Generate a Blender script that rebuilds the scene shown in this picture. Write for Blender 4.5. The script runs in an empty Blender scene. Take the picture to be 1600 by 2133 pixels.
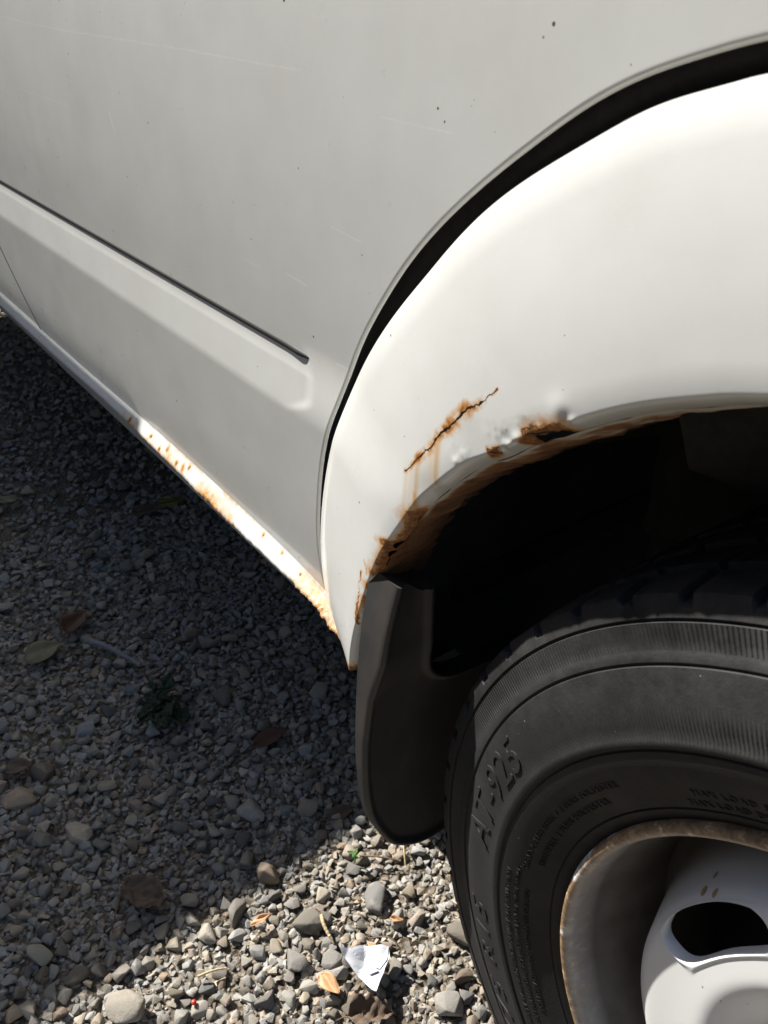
import bpy, bmesh, math, random
import numpy as np
from mathutils import Vector, Matrix, Euler

random.seed(7)
rng = np.random.default_rng(11)
scene = bpy.context.scene
col = scene.collection
R = math.radians

# ------------------------------------------------------------------ camera
CAM = np.array([-0.0110, -0.2925, 0.8141])
YAW, PIT, ROL = 0.64305, 0.56108, 0.00981
h_ = np.array([-math.cos(YAW), math.sin(YAW), 0.0])
r_ = np.array([math.sin(YAW), math.cos(YAW), 0.0])
u_ = np.array([0, 0, 1.0])
FW = h_ * math.cos(PIT) - u_ * math.sin(PIT)
UP0 = h_ * math.sin(PIT) + u_ * math.cos(PIT)
RT = r_ * math.cos(ROL) + UP0 * math.sin(ROL)
UP = -r_ * math.sin(ROL) + UP0 * math.cos(ROL)
cd = bpy.data.cameras.new('camera')
cam = bpy.data.objects.new('camera', cd)
col.objects.link(cam)
cam.matrix_world = Matrix(((RT[0], UP[0], -FW[0], CAM[0]), (RT[1], UP[1], -FW[1], CAM[1]),
                           (RT[2], UP[2], -FW[2], CAM[2]), (0, 0, 0, 1)))
cd.sensor_fit = 'VERTICAL'
cd.sensor_height = 36.0
cd.sensor_width = 27.0
cd.lens = 1750 / 2133 * 36
cd.clip_start = 0.01
cd.clip_end = 2000
cd.dof.use_dof = True
cd.dof.focus_distance = 0.62
cd.dof.aperture_fstop = 18
scene.camera = cam

# ------------------------------------------------------------------ sky, sun, exposure
SUN = Vector((-0.98, -0.30, 1.0)).normalized()
world = bpy.data.worlds.new('World')
scene.world = world
world.use_nodes = True
wn = world.node_tree
sky = wn.nodes.new('ShaderNodeTexSky')
sky.sky_type = 'NISHITA'
sky.sun_disc = False
sky.sun_elevation = math.asin(SUN.z)
sky.sun_rotation = math.atan2(SUN.x, SUN.y)
sky.air_density = 1.0
sky.dust_density = 1.0
bg = wn.nodes['Background']
bg.inputs['Strength'].default_value = 0.05
wn.links.new(sky.outputs[0], bg.inputs['Color'])
sl = bpy.data.lights.new('sun', 'SUN')
sl.energy = 5.0
sl.angle = R(0.5)
sl.color = (1.0, 0.962, 0.905)
so = bpy.data.objects.new('sun', sl)
col.objects.link(so)
so.rotation_euler = SUN.to_track_quat('Z', 'Y').to_euler()
so.location = (-4, -2.5, 6)
scene.view_settings.view_transform = 'Standard'
scene.view_settings.look = 'None'
scene.view_settings.exposure = 1.12
scene.view_settings.gamma = 1
scene.view_settings.use_curve_mapping = False
scene.render.engine = 'CYCLES'
scene.cycles.use_denoising = True
scene.cycles.max_bounces = 6


# ------------------------------------------------------------------ helpers
def tag(o, label=None, cat=None, group=None, kind=None):
    if label: o['label'] = label
    if cat: o['category'] = cat
    if group: o['group'] = group
    if kind: o['kind'] = kind
    return o


def empty(name, loc=(0, 0, 0), parent=None):
    o = bpy.data.objects.new(name, None)
    o.empty_display_size = 0.05
    col.objects.link(o)
    o.location = loc
    if parent: o.parent = parent
    return o


def mesh_obj(name, V, F, mat, parent=None, smooth=True, attrs=None):
    me = bpy.data.meshes.new(name)
    me.from_pydata([tuple(map(float, v)) for v in V], [], [tuple(map(int, f)) for f in F])
    if smooth:
        me.polygons.foreach_set('use_smooth', np.ones(len(me.polygons), dtype=bool))
    for k, a in (attrs or {}).items():
        at = me.attributes.new(k, 'FLOAT', 'POINT')
        at.data.foreach_set('value', np.asarray(a, dtype=np.float32))
    me.materials.append(mat)
    me.update()
    o = bpy.data.objects.new(name, me)
    col.objects.link(o)
    if parent: o.parent = parent
    return o


def gridF(ny, nx, base=0, close=False, flip=False):
    F = []
    for j in range(ny - 1):
        for i in range(nx if close else nx - 1):
            i2 = (i + 1) % nx
            a, b, c, d = base + j * nx + i, base + j * nx + i2, base + (j + 1) * nx + i2, base + (j + 1) * nx + i
            F.append((d, c, b, a) if flip else (a, b, c, d))
    return F


def lathe(name, prof, n, mat, parent=None, attrs=None, rmod=None, close=True, flip=False):
    """prof (r, y) revolved about the wheel's axle (local Y)."""
    prof = np.array(prof, float)
    th = np.linspace(0, 2 * np.pi, n, endpoint=False)
    r = np.repeat(prof[:, :1], n, 1)
    y = np.repeat(prof[:, 1:2], n, 1)
    if rmod is not None:
        r, y = rmod(r, y, th)
    V = np.stack([r * np.cos(th), y, r * np.sin(th)], -1).reshape(-1, 3)
    return V, gridF(len(prof), n, close=True, flip=flip)


def spline(P, n, ends=True):
    """dense centripetal Catmull-Rom through the points P, n samples evenly spaced in length"""
    P = np.array(P, float)
    Q = np.vstack([2 * P[0] - P[1], P, 2 * P[-1] - P[-2]])
    out = []
    for i in range(len(P) - 1):
        p0, p1, p2, p3 = Q[i:i + 4]
        t = np.linspace(0, 1, 40, endpoint=False)[:, None]
        out.append(.5 * (2 * p1 + (p2 - p0) * t + (2 * p0 - 5 * p1 + 4 * p2 - p3) * t ** 2 + (3 * p1 - p0 - 3 * p2 + p3) * t ** 3))
    out = np.vstack(out + [P[-1:]])
    for _ in range(3):                                   # light smoothing keeps the ends
        o2 = out.copy(); k = 12
        pad = np.vstack([np.repeat(out[:1], k, 0), out, np.repeat(out[-1:], k, 0)])
        c = np.cumsum(np.vstack([np.zeros((1, P.shape[1])), pad]), 0)
        o2 = (c[2 * k + 1:] - c[:-2 * k - 1]) / (2 * k + 1)
        w = np.minimum(np.arange(len(out)), np.arange(len(out))[::-1])[:, None] / k
        out = np.where(w < 1, out * (1 - np.clip(w, 0, 1)) + o2 * np.clip(w, 0, 1), o2)
    s = np.concatenate([[0], np.cumsum(np.linalg.norm(np.diff(out, axis=0), axis=1))])
    q = np.linspace(0, s[-1], n)
    return np.stack([np.interp(q, s, out[:, k]) for k in range(P.shape[1])], 1)


def sst(a, b, x):
    t = np.clip((x - a) / (b - a), 0, 1)
    return t * t * (3 - 2 * t)


def poly_dist(x, z, L):
    """distance of points to the polyline L and parameter (0..1) of the nearest point"""
    L = np.array(L, float)
    best = np.full(x.shape, 1e9); par = np.zeros(x.shape)
    n = len(L) - 1
    for i in range(n):
        a, b = L[i], L[i + 1]
        d = b - a
        t = np.clip(((x - a[0]) * d[0] + (z - a[1]) * d[1]) / (d @ d), 0, 1)
        q = np.hypot(x - a[0] - t * d[0], z - a[1] - t * d[1])
        m = q < best
        best = np.where(m, q, best); par = np.where(m, (i + t) / n, par)
    return best, par


def in_poly(x, z, L):
    ins = np.zeros(x.shape, bool)
    n = len(L)
    for i in range(n):
        x1, z1 = L[i]; x2, z2 = L[(i + 1) % n]
        c = ((z1 > z) != (z2 > z)) & (x < (x2 - x1) * (z - z1) / (z2 - z1 + 1e-12) + x1)
        ins ^= c
    return ins


def vnoise(x, f, seed=0):
    """1-D value noise"""
    g = np.random.default_rng(seed).uniform(-1, 1, 4096)
    q = np.asarray(x) * f + 500
    i = np.floor(q).astype(int) % 4095
    t = q - np.floor(q); t = t * t * (3 - 2 * t)
    return g[i] * (1 - t) + g[i + 1] * t


# ------------------------------------------------------------------ materials
class NT:
    def __init__(self, name):
        self.m = bpy.data.materials.new(name)
        self.m.use_nodes = True
        self.t = self.m.node_tree
        self.b = self.t.nodes['Principled BSDF']
        self.tc = None

    def n(self, kind, **kw):
        o = self.t.nodes.new(kind)
        for k, v in kw.items(): setattr(o, k, v)
        return o

    def link(self, a, b): self.t.links.new(a, b)

    def coord(self, w='Object'):
        if self.tc is None: self.tc = self.n('ShaderNodeTexCoord')
        return self.tc.outputs[w]

    def val(self, s, x):
        if isinstance(x, (int, float)): s.default_value = x
        elif isinstance(x, tuple): s.default_value = x if len(x) == 4 or s.type == 'VECTOR' else (*x, 1)
        else: self.link(x, s)

    def noise(self, scale, detail=4, rough=.55, dist=0, vec=None, out='Fac'):
        o = self.n('ShaderNodeTexNoise')
        o.inputs['Scale'].default_value = scale
        o.inputs['Detail'].default_value = detail
        o.inputs['Roughness'].default_value = rough
        o.inputs['Distortion'].default_value = dist
        self.link(vec or self.coord(), o.inputs['Vector'])
        return o.outputs[out]

    def scale(self, v, vec=None):
        o = self.n('ShaderNodeMapping'); o.inputs['Scale'].default_value = v
        self.link(vec or self.coord(), o.inputs['Vector'])
        return o.outputs[0]

    def rot(self, e, v, vec=None):
        o = self.n('ShaderNodeMapping'); o.inputs['Rotation'].default_value = e; o.inputs['Scale'].default_value = v
        self.link(vec or self.coord(), o.inputs['Vector'])
        return o.outputs[0]

    def voro(self, scale, feature='F1', out='Distance', vec=None, rnd=1):
        o = self.n('ShaderNodeTexVoronoi'); o.feature = feature
        o.inputs['Scale'].default_value = scale
        o.inputs['Randomness'].default_value = rnd
        self.link(vec or self.coord(), o.inputs['Vector'])
        return o.outputs[out]

    def ramp(self, f, stops, interp='LINEAR'):
        o = self.n('ShaderNodeValToRGB'); e = o.color_ramp.elements
        o.color_ramp.interpolation = interp
        while len(e) < len(stops): e.new(.5)
        for k, (p, c) in enumerate(stops):
            e[k].position = p
            e[k].color = (c, c, c, 1) if isinstance(c, (int, float)) else (*c, 1)
        self.link(f, o.inputs[0])
        return o.outputs[0]

    def math(self, op, a, b=0., c=None, clamp=False):
        o = self.n('ShaderNodeMath', operation=op); o.use_clamp = clamp
        self.val(o.inputs[0], a); self.val(o.inputs[1], b)
        if c is not None: self.val(o.inputs[2], c)
        return o.outputs[0]

    def mix(self, f, a, b, blend='MIX'):
        o = self.n('ShaderNodeMix', data_type='RGBA', blend_type=blend)
        self.val(o.inputs[0], f); self.val(o.inputs[6], a); self.val(o.inputs[7], b)
        return o.outputs[2]

    def attr(self, name, out='Fac'):
        o = self.n('ShaderNodeAttribute'); o.attribute_name = name
        return o.outputs[out]

    def xyz(self, vec=None):
        o = self.n('ShaderNodeSeparateXYZ'); self.link(vec or self.coord(), o.inputs[0])
        return o.outputs

    def bump(self, h, strength=.3, dist=.001, prev=None):
        o = self.n('ShaderNodeBump'); o.inputs['Strength'].default_value = strength
        o.inputs['Distance'].default_value = dist
        self.link(h, o.inputs['Height'])
        if prev is not None: self.link(prev, o.inputs['Normal'])
        return o.outputs[0]

    def out(self, color=None, rough=None, normal=None, metal=None, spec=None, coat=None, coat_rough=None):
        for k, v in (('Base Color', color), ('Roughness', rough), ('Metallic', metal), ('Specular IOR Level', spec),
                     ('Coat Weight', coat), ('Coat Roughness', coat_rough)):
            if v is not None: self.val(self.b.inputs[k], v)
        if normal is not None: self.link(normal, self.b.inputs['Normal'])
        return self.m


CRACK = [(-.352, .569), (-.340, .583), (-.328, .596), (-.322, .606), (-.313, .615), (-.301, .629), (-.289, .638), (-.2800, .648)]
SCRATCHES = [((-.790, .719), (-.786, .702), .0014, .7), ((-1.059, .782), (-.862, .777), .0010, .35), ((-.862, .777), (-.633, .775), .0010, .35), ((-.633, .775), (-.472, .772), .0009, .3),
             ((-.579, .642), (-.546, .641), .0008, .4), ((-.511, .646), (-.484, .644), .0008, .6), ((-.449, .690), (-.417, .687), .0007, .4), ((-.395, .756), (-.336, .755), .0006, .3), ((-1.092, .783), (-1.087, .769), .0014, .5),
             ((-1.084, .716), (-.896, .714), .0010, .25), ((-.457, .597), (-.444, .598), .0007, .5)]
WHITE = (0.665, 0.675, 0.645)


def rust_colour(t):
    n1 = t.noise(260, 6, .7, .6)
    n2 = t.noise(900, 4, .6)
    c = t.ramp(n1, [(.25, (.040, .014, .006)), (.42, (.17, .060, .014)), (.56, (.38, .150, .032)), (.72, (.55, .28, .085))])
    return t.mix(t.math('MULTIPLY', n2, .5), c, (.20, .075, .022))


def make_paint(name, rust=False, specks=True, scratches=False, streak=False):
    t = NT(name)
    dirt = t.noise(13, 7, .68)
    c = t.mix(t.ramp(dirt, [(.35, 0.), (.72, .55)]), WHITE, (.58, .575, .535))
    rough = t.ramp(t.noise(30, 4), [(.3, .27), (.8, .40)])
    if specks:
        d = t.voro(75, vec=t.scale((1, 1, 1)))
        big = t.noise(60, 2)
        s = t.math('LESS_THAN', d, t.math('MULTIPLY', t.math('SUBTRACT', big, .44, clamp=True), .30))
        d2 = t.voro(120)
        s2 = t.math('MULTIPLY', t.math('LESS_THAN', d2, t.math('MULTIPLY', t.math('SUBTRACT', t.noise(23, 2), .5, clamp=True), .30)), .5)
        c = t.mix(t.math('MAXIMUM', s, s2), c, (.07, .055, .045))
    if scratches:
        X, Y, Z = t.xyz()
        wob = t.math('MULTIPLY', t.math('SUBTRACT', t.noise(60, 2), .5), .0016)
        Zw = t.math('ADD', Z, wob)
        tot = None
        for (a, b, wd, op) in SCRATCHES:
            dx, dz = b[0] - a[0], b[1] - a[1]
            L2 = dx * dx + dz * dz
            px, pz = t.math('SUBTRACT', X, a[0]), t.math('SUBTRACT', Zw, a[1])
            h = t.math('DIVIDE', t.math('ADD', t.math('MULTIPLY', px, dx), t.math('MULTIPLY', pz, dz)), L2, clamp=True)
            qx = t.math('SUBTRACT', px, t.math('MULTIPLY', h, dx)); qz = t.math('SUBTRACT', pz, t.math('MULTIPLY', h, dz))
            d = t.math('SQRT', t.math('ADD', t.math('MULTIPLY', qx, qx), t.math('MULTIPLY', qz, qz)))
            k = t.math('MULTIPLY', t.math('SUBTRACT', 1., t.math('DIVIDE', d, wd), clamp=True), op)
            tot = k if tot is None else t.math('MAXIMUM', tot, k)
        tot = t.math('MULTIPLY', tot, t.ramp(t.noise(180, 3), [(.35, .25), (.6, 1.)]))
        c = t.mix(tot, c, (.93, .93, .90))
    hts = t.noise(420, 2)
    nrm = t.bump(hts, .035, .0006)
    wavy = t.noise(14, 2)
    nrm = t.bump(wavy, .05, .006, nrm)
    coat = .6
    if rust:
        n = t.math('SUBTRACT', t.noise(300, 5, .65), .5)
        n2 = t.math('SUBTRACT', t.noise(95, 4, .6), .5)
        a = t.attr('rust')
        m = t.math('ADD', a, t.math('ADD', t.math('MULTIPLY', n, .42), t.math('MULTIPLY', n2, .62)))
        core = t.ramp(m, [(.50, 0.), (.68, 1.)])
        halo = t.ramp(m, [(.16, 0.), (.36, .45), (.56, 1.)])
        st = t.attr('stain')
        stn = t.math('MULTIPLY', st, t.ramp(t.noise(160, 4, .6, vec=t.scale((1, 1, .12))), [(.25, .7), (.65, 1.25)]), clamp=True)
        c = t.mix(stn, c, (.53, .33, .125))
        c = t.mix(halo, c, (.58, .285, .075))
        c = t.mix(core, c, rust_colour(t))
        cr = t.math('ADD', t.attr('crack'), t.math('MULTIPLY', n, .5))
        crk = t.ramp(cr, [(.55, 0.), (.66, 1.)])
        X, Y, Z = t.xyz()
        wx = t.math('ADD', X, t.math('ADD', t.math('MULTIPLY', t.math('SUBTRACT', t.noise(170, 3, .7), .5), .0042), t.math('MULTIPLY', t.math('SUBTRACT', t.noise(700, 2, .6), .5), .0010)))
        wz = t.math('ADD', Z, t.math('MULTIPLY', t.math('SUBTRACT', t.noise(210, 3, .7, vec=t.scale((1.1, 1, .9))), .5), .0045))
        tot = None; tot2 = None
        ws = [.00055, .0007, .0008, .0009, .0009, .0007, .0004]
        hs = [.0022, .0044, .0034, .0048, .0066, .0038, .0012]
        for k in range(7):
            a_, b_ = CRACK[k], CRACK[k + 1]
            dx, dz = b_[0] - a_[0], b_[1] - a_[1]
            L2 = dx * dx + dz * dz
            px, pz = t.math('SUBTRACT', wx, a_[0]), t.math('SUBTRACT', wz, a_[1])
            hh = t.math('DIVIDE', t.math('ADD', t.math('MULTIPLY', px, dx), t.math('MULTIPLY', pz, dz)), L2, clamp=True)
            qx = t.math('SUBTRACT', px, t.math('MULTIPLY', hh, dx)); qz = t.math('SUBTRACT', pz, t.math('MULTIPLY', hh, dz))
            dd = t.math('SQRT', t.math('ADD', t.math('MULTIPLY', qx, qx), t.math('MULTIPLY', qz, qz)))
            e1 = t.math('SUBTRACT', 1., t.math('DIVIDE', dd, ws[k]), clamp=True)
            e2 = t.math('SUBTRACT', 1., t.math('DIVIDE', dd, hs[k]), clamp=True)
            tot = e1 if tot is None else t.math('MAXIMUM', tot, e1)
            tot2 = e2 if tot2 is None else t.math('MAXIMUM', tot2, e2)
        crk = t.math('MAXIMUM', crk, t.ramp(tot, [(.15, 0.), (.5, 1.)]))
        hal2 = t.math('MULTIPLY', tot2, t.ramp(t.noise(75, 3, .6), [(.38, .12), (.60, 1.5)]), clamp=True)
        c = t.mix(t.ramp(hal2, [(.0, 0.), (.5, .8), (.9, 1.)]), c, (.56, .27, .07))
        c = t.mix(t.ramp(hal2, [(.45, 0.), (.95, .9)]), c, (.26, .095, .02))
        c = t.mix(crk, c, (.012, .006, .004))
        bl = t.math('ADD', t.math('MULTIPLY', core, t.noise(500, 5, .7)), t.math('MULTIPLY', crk, -1.2))
        nrm = t.bump(bl, .8, .0018, nrm)
        bub = t.math('MULTIPLY', t.attr('blister'), t.ramp(t.voro(210, 'SMOOTH_F1'), [(0., 1.), (.75, 0.)]))
        nrm = t.bump(bub, .55, .0014, nrm)
        rough = t.mix(core, rough, (.9, .9, .9))
        coat = t.math('SUBTRACT', .6, t.math('MULTIPLY', halo, .5), clamp=True)
    return t.out(c, rough, nrm, coat=coat, coat_rough=.07, spec=.5)


M = {}
M['paint'] = make_paint('white_door_paint', scratches=True)
M['rusty'] = make_paint('rusty_white_paint', rust=True)
M['plain'] = make_paint('plain_white_paint', specks=False)

t = NT('rusty_flange')
n = t.noise(45, 5, .65, .8, vec=t.scale((1, .5, 1)))
a = t.math('ADD', t.attr('rust'), t.math('MULTIPLY', t.math('SUBTRACT', n, .5), 1.3))
c = t.mix(t.ramp(a, [(.25, 0.), (.48, 1.)]), (.58, .54, .46), (.27, .125, .045))
fine = t.noise(380, 5, .7)
c = t.mix(t.ramp(a, [(.45, 0.), (.75, 1.)]), c, t.ramp(fine, [(.3, (.035, .016, .008)), (.6, (.13, .052, .02)), (.8, (.30, .15, .06))]))
M['flange'] = t.out(c, .85, t.bump(fine, .8, .0015))

t = NT('black_rubber')
M['rubber'] = t.out(t.ramp(t.noise(200, 3), [(.3, (.012, .011, .011)), (.8, (.026, .025, .024))]), .55, t.bump(t.noise(700, 2), .1, .0005))
t = NT('seam_and_shade_black')
M['seam'] = t.out((.017, .0165, .015), .65)  # door seam, and the strip painted for the swage's shadow
t = NT('wheel_well_grime')
n = t.noise(22, 6, .7)
M['well'] = t.out(t.ramp(n, [(.3, (.02, .02, .0215)), (.6, (.045, .043, .041)), (.8, (.085, .07, .055))]), .95, t.bump(t.noise(120, 5, .7), .5, .003))
t = NT('dull_inner_panel')
n = t.noise(40, 5, .7)
M['inner'] = t.out(t.ramp(n, [(.3, (.018, .014, .011)), (.55, (.038, .035, .030)), (.8, (.06, .055, .048))]), .85, t.bump(n, .3, .002))
t = NT('underbody_black')
M['under'] = t.out((.012, .012, .012), .95)
t = NT('flap_plastic')
n = t.noise(16, 5, .65)
mud = t.ramp(t.noise(26, 4, .6, vec=t.scale((1, 1.4, .5))), [(.48, 0.), (.70, .45)])
c = t.mix(mud, t.ramp(n, [(.3, (.019, .019, .0195)), (.7, (.031, .031, .0308))]), (.075, .054, .037))
M['flap'] = t.out(c, .62, t.bump(t.noise(500, 3), .12, .0006))
t = NT('dirty_screw')
M['screw'] = t.out(t.ramp(t.noise(300, 4), [(.3, (.09, .075, .06)), (.7, (.30, .24, .18))]), .7, metal=.3)

# tyre: weathered rubber, fine radial ribs in two rings
t = NT('tyre_rubber')
X, Y, Z = t.xyz()
rad = t.math('SQRT', t.math('ADD', t.math('MULTIPLY', X, X), t.math('MULTIPLY', Z, Z)))
ang = t.math('ARCTAN2', Z, X)
dust = t.noise(13, 6, .68)
dust2 = t.noise(110, 4, .6, vec=t.scale((1, 1, 1)))
outer = t.ramp(rad, [(.235, 0.), (.30, 1.)])
dm = t.math('MULTIPLY', t.ramp(t.math('ADD', t.math('MULTIPLY', dust, .7), t.math('MULTIPLY', dust2, .3)), [(.40, 0.), (.66, 1.)]), t.math('MULTIPLY', t.math('ADD', t.math('MULTIPLY', outer, .8), .12), t.ramp(Z, [(.0, .35), (.12, .45), (.30, 1.)])))  # dust strengthened towards the top to brighten the rubber there
c = t.mix(dm, (.0110, .0111, .0115), (.049, .0478, .045))
fl = t.math('LESS_THAN', t.voro(150), t.math('MULTIPLY', t.math('SUBTRACT', t.noise(31, 2), .60, clamp=True), .7))
c = t.mix(t.math('MULTIPLY', fl, .7), c, (.28, .25, .21))
ribs = t.math('SINE', t.math('MULTIPLY', ang, 720.))
m1 = t.math('MULTIPLY', t.math('GREATER_THAN', rad, .2985), t.math('LESS_THAN', rad, .3115))
rr = t.ramp(rad, [(.2545, 0.), (.2565, 1.), (.264, 1.), (.272, 0.)])
ribm = t.math('MULTIPLY', ribs, t.math('MAXIMUM', m1, t.math('MULTIPLY', rr, .8)))
nrm = t.bump(ribm, .75, .0006)
nrm = t.bump(t.noise(420, 4, .7), .28, .0012, nrm)
M['tyre'] = t.out(c, t.ramp(dust, [(.3, .55), (.7, .8)]), nrm, spec=.35)

# steel rim: white, rusted lip, dark brown inside the well
t = NT('painted_steel_rim')
X, Y, Z = t.xyz()
rad = t.math('SQRT', t.math('ADD', t.math('MULTIPLY', X, X), t.math('MULTIPLY', Z, Z)))
n = t.noise(120, 6, .7)
n2 = t.noise(26, 4, .6)
lip = t.ramp(rad, [(.1945, 0.), (.1965, 1.)])
lr = t.math('MULTIPLY', lip, t.ramp(n2, [(.30, 1.), (.52, 1.), (.60, .0)]))
well = t.math('MULTIPLY', t.ramp(rad, [(.1585, 0.), (.166, 1.), (.1945, 1.), (.196, 0.)]), t.ramp(n2, [(.2, 1.), (.8, .8)]))
c = t.mix(well, (.72, .72, .71), t.ramp(t.noise(18, 5, .65), [(.3, (.055, .040, .027)), (.7, (.12, .098, .074))]))
c = t.mix(lr, c, t.ramp(n, [(.28, (.07, .038, .022)), (.44, (.18, .110, .062)), (.58, (.32, .22, .125)), (.66, (.72, .60, .38))]))
sp = t.math('LESS_THAN', t.voro(95, vec=t.scale((1, .4, .5))), t.math('MULTIPLY', t.math('SUBTRACT', t.noise(30, 3), .42, clamp=True), .7))
sp = t.math('MULTIPLY', sp, t.math('LESS_THAN', rad, .17))
c = t.mix(t.math('MULTIPLY', sp, .85), c, t.ramp(t.noise(260, 3), [(.3, (.16, .07, .02)), (.7, (.45, .25, .08))]))
M['rim'] = t.out(c, t.ramp(n2, [(.3, .38), (.7, .6)]), t.bump(t.math('MULTIPLY', n, t.math('ADD', .10, lip)), .55, .0012))

# stones
def stone_mat(name, f):
    t = NT(name)
    g = t.math('FRACT', t.math('MULTIPLY', f(t), 7.31))
    base = t.ramp(f(t), [(0., (.135, .127, .115)), (.25, (.235, .22, .197)), (.6, (.335, .315, .282)), (.85, (.41, .388, .345)), (1., (.47, .448, .40))])
    tint = t.ramp(g, [(0., (1.10, .97, .80)), (.3, (1.02, 1., .94)), (.7, (.96, 1., 1.05)), (.85, (.92, .98, 1.06)), (1., (1.18, .92, .70))])
    c = t.mix(1., base, tint, 'MULTIPLY')
    n = t.noise(170, 6, .7)
    c = t.mix(t.ramp(n, [(.35, .0), (.75, .5)]), c, (.17, .145, .115))
    v = t.noise(60, 3, .5)
    c = t.mix(t.ramp(v, [(.55, 0.), (.7, .35)]), c, (.48, .45, .40))
    return t.out(c, .9, t.bump(t.noise(520, 5, .72), .8, .0012), spec=.25)
M['gravel'] = stone_mat('gravel_stone', lambda t: t.attr('shade'))
def _rnd(t):
    o = t.n('ShaderNodeObjectInfo'); return o.outputs['Random']
M['stone'] = stone_mat('loose_stone', _rnd)
t = NT('gravel_soil')
n = t.noise(30, 6, .7); f = t.voro(160)
c = t.ramp(n, [(.3, (.085, .066, .045)), (.55, (.16, .132, .098)), (.8, (.25, .22, .18))])
c = t.mix(t.ramp(f, [(.15, .55), (.5, 0.)]), c, (.30, .275, .24))
nr = t.bump(f, .9, .006); nr = t.bump(t.noise(260, 5, .7), .6, .003, nr)
M['soil'] = t.out(c, .95, nr, spec=.2)


def simple(name, c1, c2, scale=60, rough=.7, bump=.3, trans=0.):
    t = NT(name)
    n = t.noise(scale, 5, .65)
    t.out(t.ramp(n, [(.3, c1), (.7, c2)]), rough, t.bump(n, bump, .001))
    if trans: t.b.inputs['Subsurface Weight'].default_value = 0
    return t.m
M['wall'] = simple('blocker_grey_render', (.14, .125, .11), (.22, .20, .18), 8, .9)
M['glass'] = simple('blocker_dark_glass', (.012, .014, .015), (.02, .022, .024), 3, .06, 0.)
M['blocker_grey'] = simple('blocker_dark_grey', (.05, .05, .052), (.09, .09, .09), 12, .8)

# ------------------------------------------------------------------ the ground
s = 600.
xs = np.concatenate([[-s, -60, -12, -5], np.linspace(-3.2, 1.4, 60), [4, 12, 60, s]])
ys = np.concatenate([[-s, -60, -12, -4], np.linspace(-1.6, 1.6, 44), [4, 12, 60, s]])
GX, GY = np.meshgrid(xs, ys)
GZ = -.004 + .0035 * (np.sin(GX * 5.1 + 1.2 * np.sin(GY * 4)) + np.sin(GY * 6.3 + GX * 2.2)) * (np.abs(GX) < 4) * (np.abs(GY) < 3) * .5
ground = mesh_obj('ground', np.stack([GX, GY, GZ], -1).reshape(-1, 3), gridF(len(ys), len(xs)), M['soil'])
tag(ground, kind='structure')
ground['label'] = 'gravelled ground under and beside the white van'


def gz(x, y):
    return -.004 + .00175 * (np.sin(x * 5.1 + 1.2 * np.sin(y * 4)) + np.sin(y * 6.3 + x * 2.2))


# crushed stones: a small library of angular pebbles
def pebble(k, fine):
    rg = np.random.default_rng(100 + k)
    n = 14 if fine else 11
    d = rg.normal(size=(n, 3)); d /= np.linalg.norm(d, axis=1)[:, None]
    d *= rg.uniform(.78, 1.0, (n, 1))
    d *= np.array([1.0, rg.uniform(.62, .95), rg.uniform(.45, .8)]) * .5
    bm = bmesh.new()
    for v in d: bm.verts.new(v)
    res = bmesh.ops.convex_hull(bm, input=bm.verts)
    bmesh.ops.delete(bm, geom=[g for g in res['geom_interior'] if isinstance(g, bmesh.types.BMVert)], context='VERTS')
    if fine:
        bmesh.ops.dissolve_limit(bm, angle_limit=R(16), verts=bm.verts, edges=bm.edges)
        bmesh.ops.bevel(bm, geom=list(bm.edges), offset=.07, segments=2, profile=.5, affect='EDGES', clamp_overlap=True)
        bmesh.ops.triangulate(bm, faces=bm.faces)
    bm.verts.ensure_lookup_table()
    V = np.array([v.co[:] for v in bm.verts]); F = np.array([[v.index for v in f.verts] for f in bm.faces if len(f.verts) == 3])
    bm.free()
    V = V - (V.max(0) + V.min(0)) / 2
    return V / (V.max(0) - V.min(0)).max(), F
NL = 22
LIB_F = [pebble(k, True) for k in range(NL)]
LIB_C = [pebble(k, False) for k in range(NL)]

# named stones that stand out (x, y, size) keep their place free
BIG = [(-.486, -.234, .037), (-.440, .024, .029), (-.460, -.047, .032), (-.508, -.138, .023), (-.785, -.240, .036),
       (-.432, -.081, .026), (-.412, -.049, .021), (-.699, -.202, .030), (-.612, -.027, .034), (-.310, .014, .026), (-.357, .069, .026)]
KEEP = [(-.383, -.031, .030), (-.39, -.068, .016), (-.341, -.052, .022)]

class Hash:
    def __init__(self, c): self.c = c; self.d = {}
    def ok(self, x, y, r, rmax, k):
        R_ = int((r + rmax) * k / self.c) + 1
        i, j = int(math.floor(x / self.c)), int(math.floor(y / self.c))
        for a in range(i - R_, i + R_ + 1):
            for b in range(j - R_, j + R_ + 1):
                for (px, py, pr) in self.d.get((a, b), ()):
                    if (px - x) ** 2 + (py - y) ** 2 < ((pr + r) * k) ** 2: return False
        return True
    def add(self, x, y, r):
        self.d.setdefault((int(math.floor(x / self.c)), int(math.floor(y / self.c))), []).append((x, y, r))


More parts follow.
